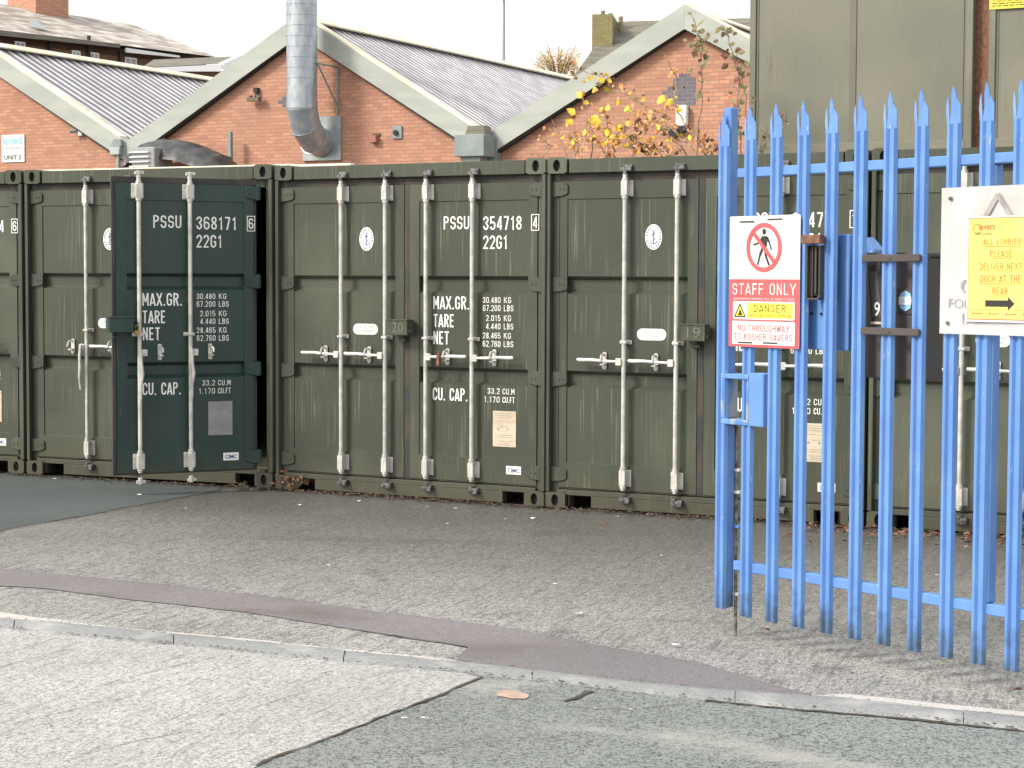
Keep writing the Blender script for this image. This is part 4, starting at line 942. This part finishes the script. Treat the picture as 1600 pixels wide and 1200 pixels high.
# hoppers in the valleys
t, l_, z_ = wthing('rain_hopper', 'big grey rainwater hopper in the valley between middle and right gables', 'rain hopper', 764, 231)
p = [WL.loc(x, y) for x, y in ((735, 248), (781, 213))]
hw = (p[1][0]-p[0][0])/2; cxh = (p[1][0]+p[0][0])/2-l_; z0_, z1_ = p[0][1]-z_, p[1][1]-z_
MB().box(cxh-hw, cxh+hw, -.75, -.22, z0_, z1_).build('hopper_box', 'lead', t, .01)
MB().box(cxh-hw*.8, cxh+hw*1.1, -.22, -.005, z0_-.1, z1_-.05).build('back_plate', 'lead', t)
MB().prism([(cxh-hw*.5, z1_), (cxh+hw*.9, z1_), (cxh+hw*.7, z1_+.2), (cxh-hw*.3, z1_+.2)], -.6, -.24).build('gutter_outlet', 'darkslate', t)
MB().box(cxh-hw*.7, cxh+hw*.6, -.65, -.3, z0_-.10, z0_-.001).build('hopper_foot', 'lead', t)
t, l_, z_ = wthing('rain_hopper', 'small grey rainwater hopper and downpipe in the valley beside the left gable', 'rain hopper', 192, 240)
MB().prism([(-.15, .15), (.19, .15), (.16, -.05), (-.12, -.05)], -.35, -.05).build('hopper_box', 'plate', t, .01)
MB().cyl((.02, -.2, -z_), (.02, -.2, -.05), .055).build('downpipe', 'plate', t)
MB().prism([(-.14, .16), (.2, .16), (.18, .32), (-.02, .34)], -.32, -.22).build('gutter_outlet', 'lead', t)
# bulkhead lamp on the right gable
t, l_, z_ = wthing('bulkhead_lamp', 'white wall lamp below the blue brick diamond on the right gable', 'wall lamp', 1069, 183)
MB().rrect(-.13, .11, -.2, .24, .04, -.16, -.02).build('diffuser', 'white', t, .02); MB().prism([(-.08, -.2), (.1, -.2), (.07, -.31), (-.02, -.34)], -.16, -.02).build('lamp_base', 'ink', t)
t, l_, z_ = wthing('air_vent', 'dark round vent low on the right gable behind the bramble', 'vent', 1055, 207)
MB().disc(0, 0, .12, .1, -.1, -.005, 16).build('vent_ring', 'ink', t)
# boiler flue duct
l0, zpl = WL.loc(504, 216); t, l_, z_ = wthing('flue_duct', 'fat ribbed galvanised duct rising up the middle brick gable', 'duct', 504, 216)
pa, pb2 = WL.loc(475, 252), WL.loc(534, 181)
MB().box(pa[0]-l_, pb2[0]-l_, -.06, -.004, pa[1]-z_, pb2[1]-z_).build('wall_plate', 'plate', t, .006)
rr = .345; off = -.86
mb = MB(); path = []; zc = 0.0; rad = .80
mb.tube([(-.0, off, .78), (-.0, off, 1.05)], rr*1.0, 28); mb.tube([(-.0, off, .60), (0, off, .78)], rr*1.03, 28)
for k in range(14): z = 1.05+k*.235; mb.tube([(0, off, z), (0, off, z+.225)], rr, 28, True); mb.tube([(0, off, z+.222), (0, off, z+.238)], rr*1.025, 28, True)
mb.tube([(0, off, 1.05+14*.235-.26), (0, off, 6.2)], rr*1.05, 28)
mb.build('pipe', 'pipe', t, smooth=True)
EP = [(0, off, .80), (0, off, .62), (0, off+.17, .20), (0, off+.50, -.06), (0, -.05, -.10)]
mb = MB(); mb.tube(EP, rr, 28); o = mb.build('elbow', 'pipe', t)
mb = MB()
for k in (1, 2, 3):
    a, c, e = Vector(EP[k-1]), Vector(EP[k]), Vector(EP[k+1]); d = ((c-a).normalized()+(e-c).normalized()).normalized()*.012; mb.tube([c-d, c+d], rr*1.035, 28)
mb.build('elbow_seams', 'plate', t)
mb = MB(); mb.tube([(.0, off-.3, 1.62+.0), (.36, off+.0, 1.62), (.40, -.03, 1.60)], .02, 6); mb.tube([(.36, off+.1, 1.60), (.42, -.02, .72)], .02, 6); mb.tube([(.42, -.02, 1.62), (.42, -.02, .50)], .025, 6)
mb.build('stay_bracket', 'lead', t)
# covered plant by the middle gable
t, l_, z_ = wthing('covered_cooling_unit', 'louvred grey unit half covered by a black tarpaulin in front of the brick wall', 'cooling unit', 282, 258)
p = [WL.loc(x, y, -1.2) for x, y in ((222, 258), (258, 231))]
MB().box(p[0][0]-l_, p[1][0]-l_, -1.6, -.9, -2.5, p[1][1]-z_).build('louvre_casing', 'lampgrey', t, .02)
mb = MB()
for k in range(4): zz = p[1][1]-z_-.1-k*.11; mb.box(p[0][0]-l_-.02, p[1][0]-l_-.14, -1.66, -1.6, zz-.03, zz)
mb.build('louvres', 'pvc', t)
mb = MB(); nx2 = 30; prof2 = []
A = [WL.loc(x, y, -.8) for x, y in ((208, 262), (214, 240), (232, 226), (258, 221), (290, 224), (322, 234), (345, 245), (362, 262))]
pts = [(u[0]-l_, u[1]-z_) for u in A]; pts2 = []
for (x0_, z0_), (x1_, z1_) in zip(pts, pts[1:]):
    for k in range(5): pts2.append((x0_+(x1_-x0_)*k/5, z0_+(z1_-z0_)*k/5+random.uniform(-.02, .02)))
pts2.append(pts[-1]); rows = []
for j, (yy, f) in enumerate(((-1.45, .86), (-1.35, .93), (-1.1, .99), (-.8, 1.02), (-.4, 1), (-.1, .9))):
    rows.append([mb.bm.verts.new((x*(.97+.03*f), yy+random.uniform(-.03, .03), -2.5+(z+2.5)*f)) for x, z in pts2])
rows.insert(0, [mb.bm.verts.new((x, -1.46, -2.5+(z+2.5)*.3)) for x, z in pts2]) if False else None
for r0, r1 in zip(rows, rows[1:]):
    for k in range(len(r0)-1): mb.bm.faces.new((r0[k], r0[k+1], r1[k+1], r1[k]))
mb.build('tarpaulin', 'tarp', t, smooth=True)
mb = MB(); u = WL.loc(360, 262, -.3); mb.box(u[0]-l_-.04, u[0]-l_+.04, -.35, -.25, -2.5, .72); mb.build('metal_post', 'lead', t)

# ================================================================== FAR BUILDINGS
MILL = Frame(ray(0, 48)[0]*70, 70*ray(0, 48)[1], R(-52))
mill = empty('old_mill', 'long dark brick building with a lichen covered slate roof beyond the left gable', 'building', None, MILL)
eL, eR = MILL.loc(-160, 30), MILL.loc(322, 89); rL, rR = MILL.loc(-120, -12, 5), MILL.loc(206, 38, 5)
MB().box(eL[0], eR[0], 0, 10, 0, min(eL[1], eR[1])-.05).build('wall', 'brick_old', mill)
mb = MB(); mb.prism([(eL[0], eR[1]-.4), (eR[0], eR[1]-.4), (eR[0], eR[1]-.08), (eL[0], eL[1]-.08)], -.0, .5); mb.build('upper_wall', 'brick_old', mill)
mb = MB(); mb.poly([(eL[0], -.35, eL[1]), (eR[0]+.2, -.35, eR[1]), (rR[0], 5, rR[1]), (rL[0], 5, rL[1])]); mb.poly([(eR[0]+.2, -.35, eR[1]), (eR[0]+.2, 10.3, eR[1]), (rR[0], 5, rR[1])])
mb.poly([(rL[0], 5, rL[1]), (rR[0], 5, rR[1]), (eR[0]+.2, 10.3, eR[1]), (eL[0], 10.3, eL[1])]); mb.build('slate_roof', 'slate', mill)
mb = MB(); mb.prism([(eL[0], eL[1]-.02), (MILL.l(178), MILL.loc(178, 70)[1]), (MILL.l(178), MILL.loc(178, 76)[1]), (eL[0], eL[1]-.25)], -.42, -.3); mb.build('gutter', 'darkslate', mill)
g_ = [MILL.loc(x, y) for x, y in ((187, 76), (270, 88), (270, 91), (187, 83))]
MB().prism(g_, -.42, -.3).build('white_gutter', 'pvc', mill)
c0, c1 = MILL.loc(56, 28, 4.2), MILL.loc(107, 0, 4.2)
MB().box(c0[0], c1[0], 4.2, 6, c0[1]-2.5, c1[1]+1.2).build('chimney', 'brick', mill)
for x0_, y0_, x1_, y1_ in ((23, 66, 39, 79), (112, 80, 125, 93), (139, 83, 154, 95), (195, 91, 213, 109)):
    p0, p1 = MILL.loc(x0_, y1_), MILL.loc(x1_, y0_); f_ = MB().box(p0[0], p1[0], -.03, .02, p0[1], p1[1]).build('window', 'pvc', mill)
    mw = (p1[0]-p0[0])/2-.09; MB().box(p0[0]+.06, p0[0]+.06+mw, -.04, -.03, p0[1]+.06, p1[1]-.06).build('pane', 'glass', f_); MB().box(p1[0]-.06-mw, p1[0]-.06, -.04, -.03, p0[1]+.06, p1[1]-.06).build('pane', 'glass', f_)
for x, ya, yb in ((76, 58, 90), (137, 56, 90), (186, 80, 105)): q0, q1 = MILL.loc(x, yb), MILL.loc(x, ya); MB().box(q0[0]-.05, q0[0]+.05, -.12, -.02, q0[1]-2, q1[1]).build('drainpipe', 'ink', mill)
# skylight
mb = MB(); a, c, e = MILL.loc(38, 42, .8), MILL.loc(66, 46, .8), MILL.loc(49, 30, 1.6); mb.poly([(a[0], .55, a[1]), (c[0], .55, c[1]), (e[0], 1.6, e[1]+.1)]); mb.poly([(c[0], .55, c[1]), (c[0]+.3, 1.7, e[1]), (e[0], 1.6, e[1]+.1)]); mb.build('skylight', 'glass', mill)
# low slate outbuilding with white bargeboard
OB = Frame(ray(222, 100)[0]*62, 62*ray(222, 100)[1], R(-14))
ob_ = empty('outbuilding', 'low slate roofed outbuilding with white gutter beside the old mill', 'building', None, OB)
e0, e1, e2 = OB.loc(221, 108), OB.loc(345, 102), OB.loc(374, 88, 2.5)
MB().box(e0[0], e1[0], 0, 5, 0, e1[1]-.1).build('wall', 'brick_old', ob_)
mb = MB(); t0 = OB.loc(240, 93, 2.5); mb.poly([(e0[0], -.2, e0[1]+.03), (e1[0], -.2, e1[1]+.03), (e2[0], 2.5, e2[1]), (t0[0], 2.5, t0[1])]); mb.build('slate_roof', 'darkslate', ob_)
mb = MB(); mb.prism([(e0[0], e0[1]), (e1[0], e1[1]), (e1[0], e1[1]-.13-.1), (e0[0], e0[1]-.1)], -.3, -.2); mb.build('white_gutter', 'pvc', ob_)
mb = MB(); mb.tube([(e1[0], -.25, e1[1]-.05), (e2[0], 2.5, e2[1]-.05)], .13, 4); mb.build('bargeboard', 'pvc', ob_)
# house behind the right gable
HS = Frame(ray(900, 118)[0]*60, 60*ray(900, 118)[1], R(8))
hs = empty('slate_house', 'slate roofed house with a mossy chimney behind the right brick gable', 'house', None, HS)
p = [HS.loc(x, y, o_) for x, y, o_ in ((893, 123, 0), (1180, 150, 0), (1182, 28, 4), (1045, 32, 4), (985, 33, 4), (948, 36, 4))]
mb = MB(); mb.poly([(p[0][0], 0, p[0][1]), (p[1][0], 0, p[1][1]), (p[2][0], 4, p[2][1]), (p[3][0], 4, p[3][1]), (p[4][0], 4, p[4][1]), (p[5][0], 4, p[5][1]), (HS.loc(921, 85, 2)[0], 2, HS.loc(921, 85, 2)[1])]); mb.build('slate_roof', 'darkslate', hs)
MB().box(p[0][0], p[1][0], .3, 8, 0, p[0][1]-.3).build('wall', 'brick_old', hs)
c0, c1 = HS.loc(925, 66, 2.5), HS.loc(957, 22, 2.5)
MB().box(c0[0], c1[0], 2.5, 4.5, c0[1]-3, c1[1]).build('chimney', 'brick_moss', hs)
mb = MB()
for x, y in ((942, 17), (954, 21), (970, 26)): q_ = HS.loc(x, y, 3.4); mb.cyl((q_[0], 3.4, q_[1]-.5), (q_[0], 3.4, q_[1]), .09, .07, 10)
mb.build('chimney_pot', 'brick_moss', hs)
DH = Frame(ray(835, 117)[0]*66, 66*ray(835, 117)[1], R(5))
a, c = DH.loc(832, 116), DH.loc(905, 122)
o = MB().prism([(a[0], a[1]), (c[0], c[1]+.1), (c[0], 0), (a[0], 0)], 0, 3).build('garden_wall', 'darkslate', None); DH.place(o); ctr(o); tag(o, 'dark wall top showing beyond the ribbed roof beside the slate house', 'wall')
# street lamp
LP = Frame(ray(787, 107)[0]*75, 75*ray(787, 107)[1], 0)
lp = empty('street_lamp', 'thin tall street lamp column against the white sky', 'street lamp', None, LP)
top = LP.loc(787, -2)[1]; MB().cyl((0, 0, 0), (0, 0, top), .075, .045, 10).build('column', 'lampgrey', lp); MB().box(-.28, .12, -.15, .15, top, top+.12).build('lamp_head', 'lampgrey', lp, .03)
# bare birch
TR = Frame(ray(872, 120)[0]*85, 85*ray(872, 120)[1], 0)
tr = empty('birch_tree', 'small sparse golden tree far beyond the roofs', 'tree', None, TR)
mb = MB(); lv = MB(); base = TR.loc(872, 125)[1]; TOPZ = TR.loc(872, 72)[1]
mb.tube([(0, 0, 0), (.05, 0, base*.6), (0, 0, base)], [.16, .12, .09], 7)
for k in range(40):
    a = random.uniform(0, 6.28); x1 = random.choice((-.65, .35))+random.uniform(-.35, .45); z1_ = random.uniform(.3, 1)*(TOPZ-base)*(1 if x1 > -.2 else 1.02)
    P = [Vector((0, 0, base-.6)), Vector((x1*.6, .3*math.sin(a), base+z1_*.6)), Vector((x1, .5*math.sin(a), base+z1_)), Vector((x1*1.25, .5*math.sin(a), base+z1_-.35))]
    mb.tube(P, [.035, .022, .012, .006], 5)
    for j in range(60):
        q_ = P[1].lerp(P[2], random.random()) if j % 2 else P[2].lerp(P[3], random.random()*1.5); q_ = q_+Vector((random.gauss(0, .11), random.gauss(0, .1), random.gauss(-.08, .12))); s = random.uniform(.02, .045)
        d1 = Vector((random.uniform(-1, 1), random.uniform(-1, 1), random.uniform(-1, 1))).normalized()*s; d2 = d1.orthogonal().normalized()*s*.7
        lv.poly([q_-d1, q_+d2, q_+d1, q_-d2])
mb.build('trunk', 'bark', tr); lv.build('crown', mat('golden_foliage', (.62, .44, .16), (.50, .36, .14), 9, .7), tr)

# ================================================================== BUSHES in the gap behind the containers
GP = Frame(FR['D'].x+math.sin(.4727)*6.45, FR['D'].y+math.cos(.4727)*6.45, .4727)
def leaf(lv, p, s, droop=.5):
    d = Vector((random.uniform(-1, 1), random.uniform(-.6, .2), random.uniform(-1.1, .6))).normalized(); sd_ = d.cross(Vector((random.uniform(-.4, .4), -1, random.uniform(-.4, .4)))).normalized()
    nrm = d.cross(sd_); a = p; b1 = p+d*s*.35+sd_*s*.36+nrm*s*.08; b2 = p+d*s*.35-sd_*s*.36+nrm*s*.08; c1 = p+d*s*.72+sd_*s*.26; c2 = p+d*s*.72-sd_*s*.26; m1 = p+d*s*.4; m2 = p+d*s*.74; tip = p+d*s*1.05-nrm*s*.1
    lv.poly([a, b1, m1]); lv.poly([a, m1, b2]); lv.poly([b1, c1, m2, m1]); lv.poly([m1, m2, c2, b2]); lv.poly([c1, tip, m2]); lv.poly([m2, tip, c2])
def plant(name, label, cat, stems, leaves, lm, sm='bark', sr=.012, base_px=None, size=(.05, .09), group=None, extra=()):
    t = empty(name, label, cat, group); bl = GP.l(base_px, 240); GP.place(t)
    t.location = (GP.x+bl*math.cos(GP.yaw), GP.y-bl*math.sin(GP.yaw), 0)
    mb = MB(); paths = []
    for st_ in stems:
        P = [Vector((GP.loc(x, y)[0]-bl+random.uniform(-.01, .01), random.uniform(-.15, .15), GP.loc(x, y)[1])) for x, y in st_]
        P = [Vector((P[0].x*.4, 0, 0))]+P; Q = []
        for a, c in zip(P, P[1:]):
            for k in range(6): Q.append(a.lerp(c, k/6)+Vector((random.gauss(0, .008), random.gauss(0, .01), random.gauss(0, .008))))
        Q.append(P[-1]); mb.tube(Q, [sr*(1-.75*i/len(Q)) for i in range(len(Q))], 5); paths.append(Q)
        for i in range(8, len(Q)-1):
            if random.random() < .75: d = Vector((random.uniform(-1, 1), random.uniform(-.5, .5), random.uniform(.0, 1))).normalized()*random.uniform(.05, .16); mb.tube([Q[i], Q[i]+d], [.004, .002], 4)
    mb.build('stems', sm, t)
    for mname, cnt, lo_ in leaves:
        lv = MB()
        for k in range(cnt):
            Q = random.choice(paths); i = random.randint(int(len(Q)*lo_), len(Q)-1); leaf(lv, Q[i]+Vector((random.gauss(0, .06), random.gauss(0, .06), random.gauss(0, .05))), random.uniform(*size))
        lv.build('leaves', mname, t)
    if extra:
        lv = MB()
        for x, y, s in extra: u = GP.loc(x, y); leaf(lv, Vector((u[0]-bl, -.1, u[1]+s/2)), s)
        lv.build('leaves', lm, t)
plant('bramble_bush', 'tall bramble with yellow leaves rising above the container roofs', 'bush', [[(912, 245), (910, 190), (907, 150)], [(902, 245), (892, 200)], [(914, 245), (925, 205), (920, 190)], [(905, 246), (900, 225), (890, 210)]], [('leaf_y', 8, .6), ('leaf_o', 22, .55)], 'leaf_y', base_px=908,
      extra=[(907, 153, .11), (905, 188, .12), (902, 200, .10), (917, 165, .07), (920, 208, .08), (900, 232, .06)])
plant('bramble_bush', 'dry stems with small pale buds at the left end of the bushes', 'bush', [[(887, 246), (878, 212), (868, 196)], [(860, 243), (855, 228), (848, 215)], [(842, 248), (840, 242)]], [('leaf_o', 12, .7)], 'leaf_o', base_px=866, sr=.010, size=(.03, .055))
plant('bramble_bush', 'bush with the big bright yellow heart shaped leaf', 'bush', [[(947, 246), (950, 210), (948, 172)], [(955, 246), (962, 220), (968, 205)], [(940, 246), (932, 215)]], [('leaf_y', 10, .6), ('leaf_o', 34, .5)], 'leaf_y', base_px=949,
      extra=[(946, 202, .15), (955, 208, .09), (944, 176, .09), (953, 182, .09), (941, 192, .09), (967, 218, .08)])
plant('bramble_bush', 'long arching bramble with brown and orange leaves leaning left over the roof', 'bush', [[(1095, 244), (1062, 215), (1020, 175), (975, 145), (940, 120), (902, 107)], [(1060, 244), (1030, 235), (1010, 225), (985, 205)], [(1070, 244), (1040, 200), (1000, 180)], [(1020, 246), (1000, 222), (975, 190)]],
      [('leaf_o', 80, .5), ('leaf_d', 60, .45), ('leaf_y', 34, .55), ('leaf_g', 30, .5)], 'leaf_y', base_px=1060, sr=.012, size=(.035, .08), extra=[(957, 153, .10), (975, 163, .08), (988, 172, .08), (990, 195, .08), (938, 143, .08)])
plant('bramble_bush', 'bright upright stem with two yellow leaves in front of the blue brick diamond', 'bush', [[(1099, 243), (1085, 215), (1062, 185), (1051, 160), (1050, 128), (1051, 96)], [(1105, 243), (1095, 225), (1082, 198)], [(1112, 243), (1112, 226)]], [('leaf_o', 44, .55), ('leaf_d', 16, .5)], 'leaf_y', base_px=1092, sr=.014, size=(.035, .07),
      extra=[(1043, 158, .12), (1057, 163, .10), (1062, 178, .08), (1072, 222, .08), (1082, 216, .07)])
plant('climbing_vine', 'thin hanging vine with olive leaves over the right gable', 'vine', [[(1092, 243), (1096, 160), (1097, 75), (1090, 30)]], [('leaf_g', 26, .62), ('leaf_d', 6, .5)], 'leaf_g', 'bark2', .008, 1094, (.045, .09), extra=[(1103, 78, .1), (1089, 85, .08), (1098, 150, .12), (1097, 115, .12)])
plant('climbing_vine', 'leafy vine climbing along the left edge of the tall steel cabin', 'vine', [[(1160, 243), (1156, 180), (1154, 125), (1145, 62), (1139, 45)], [(1162, 243), (1160, 150), (1150, 90)]], [('leaf_g', 34, .45), ('leaf_d', 12, .4)], 'leaf_g', 'bark2', .008, 1158, (.05, .095))
plant('bramble_bush', 'small twig with one tan leaf in front of the steel cabin', 'bush', [[(1190, 246), (1198, 222), (1218, 196), (1229, 186)], [(1186, 246), (1192, 226), (1206, 205)]], [('leaf_g', 10, .6)], 'leaf_d', 'bark2', .008, 1190, (.04, .07), extra=[(1230, 186, .1)])
plant('bramble_bush', 'low red tinged bramble just left of the gate post top', 'bush', [[(1128, 246), (1135, 215), (1140, 160)], [(1118, 246), (1122, 226)], [(1010, 247), (1012, 235)], [(1040, 247), (1045, 236)]], [('leaf_o', 26, .5), ('leaf_d', 12, .5)], 'leaf_o', 'bark', .006, 1125, (.03, .06))

# ================================================================== SMALL THINGS ON THE GROUND
def scatter(name, m, n_, fn, smin, smax, kind='stuff', label=None, cat=None, flat=.3):
    mb = MB()
    for k in range(n_):
        x, y = fn(); s = random.uniform(smin, smax); a = random.uniform(0, 6.28); pts = []
        for j in range(5):
            b2 = a+j*1.257; r_ = s*random.uniform(.5, 1); pts.append((x+r_*math.cos(b2), y+r_*.6*math.sin(b2), .004+random.uniform(0, flat)*s))
        mb.poly(pts)
    o = mb.build(name, m); tag(o, label, cat, None, kind)
    return o
def near(fr, l0, l1, d, sd_=.12):
    l_ = random.uniform(l0, l1); y = -abs(random.gauss(0, sd_))-d
    return fr.x+l_*math.cos(fr.yaw)+y*math.sin(fr.yaw), fr.y-l_*math.sin(fr.yaw)+y*math.cos(fr.yaw)
scatter('leaf_litter', 'leaf_d', 420, lambda: near(FR['E'], -.4, 2.2, .0, .30), .012, .035, label='brown fallen leaves drifted along the foot of the right hand containers', cat='leaf litter', flat=.8)
scatter('leaf_litter', 'leaf_d', 260, lambda: near(FR['C'], -.1, 2.3, -.02, .07), .008, .022, label='dark leaf scraps and grit along the foot of container 20', cat='leaf litter', flat=.7)
scatter('leaf_litter', 'leaf_d', 160, lambda: near(FR['D'], -.1, 2.3, -.02, .08), .008, .022, label='dark leaf scraps and grit along the foot of container 19', cat='leaf litter', flat=.7)
scatter('leaf_litter', 'leaf_d', 120, lambda: near(FR['B'], -.5, 2.5, -.02, .07), .008, .022, label='dark leaf scraps along the foot of the container with the open door', cat='leaf litter', flat=.7)
for k_, l_ in (('B', 'dark wet grit banked against the foot of the open container'), ('C', 'dark wet grit banked against the foot of container 20'), ('D', 'dark wet grit banked against the foot of container 19'), ('E', 'dark wet grit banked against the foot of the right hand container')):
    scatter('grit', 'crack', 520, lambda: near(FR[k_], -.1, 2.4, -.03, .085), .006, .022, label=l_, cat='grit', flat=.6)
scatter('grit', 'crack', 260, lambda: gp(random.uniform(0, 1600), random.uniform(830, 1190)), .004, .011, label='dark grit specks scattered over the yard', cat='grit')
def kerbside(P, sd_):
    t = random.random(); p = along(P, t*plen(P)); return p[0]+random.gauss(0, .01), p[1]+random.gauss(0, sd_)
scatter('grit', 'crack', 420, lambda: kerbside(KF, .014), .004, .016, label='dark grit and moss gathered along the road side of the kerb', cat='grit')
scatter('grit', 'crack', 320, lambda: kerbside(KB, .014), .004, .013, label='dark grit gathered along the yard side of the kerb', cat='grit')
scatter('grit', 'crack', 260, lambda: kerbside(G(*[(0, 887), (280, 914), (590, 954), (785, 978), (987, 1015), (1141, 1049), (1234, 1074)]), .012), .004, .012, label='dark crumbs along the upper edge of the purplish trench strip', cat='grit')
WP = [(515, 886), (514, 884), (668, 793), (790, 812), (832, 811), (965, 808), (1014, 805), (1033, 869), (1057, 1009), (904, 960), (868, 914), (712, 795), (85, 749), (290, 795), (218, 774), (338, 797), (632, 1124), (665, 1124), (985, 1110), (1356, 850), (1450, 847), (1465, 900), (1340, 967), (1262, 837), (1363, 960), (470, 790), (560, 784), (928, 1108), (700, 820), (645, 853), (775, 822)]
it = iter(WP)
scatter('paper_scraps', 'white', len(WP), lambda: gp(*next(it)), .012, .03, label='small white paper scraps lying on the yard', cat='litter')
it2 = iter([(1270, 990), (1590, 1080), (945, 820), (1195, 990), (387, 958), (648, 806), (1530, 862), (1500, 858), (1285, 818)])
scatter('fallen_leaves', 'leaf_d', 9, lambda: gp(*next(it2)), .02, .045, label='single brown leaves lying on the concrete', cat='leaves', flat=.6)
# crushed white foam by container 19
mb = MB()
for k in range(26):
    x, y = gp(942+random.uniform(-15, 15), 791+random.uniform(-3, 3)); bmesh.ops.create_icosphere(mb.bm, subdivisions=1, radius=random.uniform(.008, .022), matrix=Matrix.Translation((x, y, random.uniform(.005, .035))))
o = ctr(mb.build('foam_scraps', 'signwhite')); tag(o, 'heap of crumbled white foam against the sill of container 19', 'litter')
# moss cushion at the open container, weeds at the joints
def tuft(px, py, label, m, n_, hgt, spread, name='weed', off=0):
    x, y = gp(px, py); t = empty(name, label, 'weed', None, None, (x, y, 0)); mb = MB(); lv = MB()
    for k in range(n_):
        a = random.uniform(0, 6.28); r_ = random.uniform(.1, 1)*spread; h_ = hgt*random.uniform(.4, 1); P = [Vector((0, 0, 0)), Vector((r_*.5*math.cos(a), r_*.3*math.sin(a), h_*.7)), Vector((r_*math.cos(a), r_*.5*math.sin(a), h_))]
        mb.tube(P, [.004, .003, .0015], 4)
        for j in range(3): leaf(lv, P[1].lerp(P[2], random.random()), random.uniform(.02, .05)*min(1, hgt*5))
    mb.build('stems', 'bark2' if m != 'bark' else 'bark', t); lv.build('leaves', m, t)
tuft(32, 741, 'small grey green weed at the foot of the joint left of the open container', 'leaf_g', 14, .13, .09)
tuft(436, 762, 'green weed growing at the corner casting of container 20', 'moss', 12, .12, .10)
tuft(378, 765, 'low weed under the hinge side of the open door', 'leaf_g', 14, .07, .12)
tuft(505, 764, 'dried pale weed with a fluffy head against container 20', 'bark', 26, .32, .16)
tuft(460, 766, 'tangle of red brown dead weed beside the first fork pocket of container 20', 'leaf_d', 34, .15, .22)
x, y = gp(158, 745); mb = MB()
for k in range(40): bmesh.ops.create_icosphere(mb.bm, subdivisions=1, radius=random.uniform(.015, .035), matrix=Matrix.Translation((x+random.gauss(0, .06), y+random.uniform(-.03, .0), abs(random.gauss(.04, .03)))))
o = ctr(mb.build('moss_cushion', 'moss')); tag(o, 'bright green moss cushion at the foot of the open container', 'moss')
# pale step plate left of the gate foot
x, y = gp(1125, 806); mb = MB(); mb.rrect(-.09, .12, -.03, .03, .025, 0, .0) if False else mb.box(-.1, .14, -.04, .04, .0, .03)
o = mb.build('concrete_block', 'kerbstone', None, .015); o.location = (x, y, 0); tag(o, 'small grey concrete block on the ground behind the gate end', 'block')
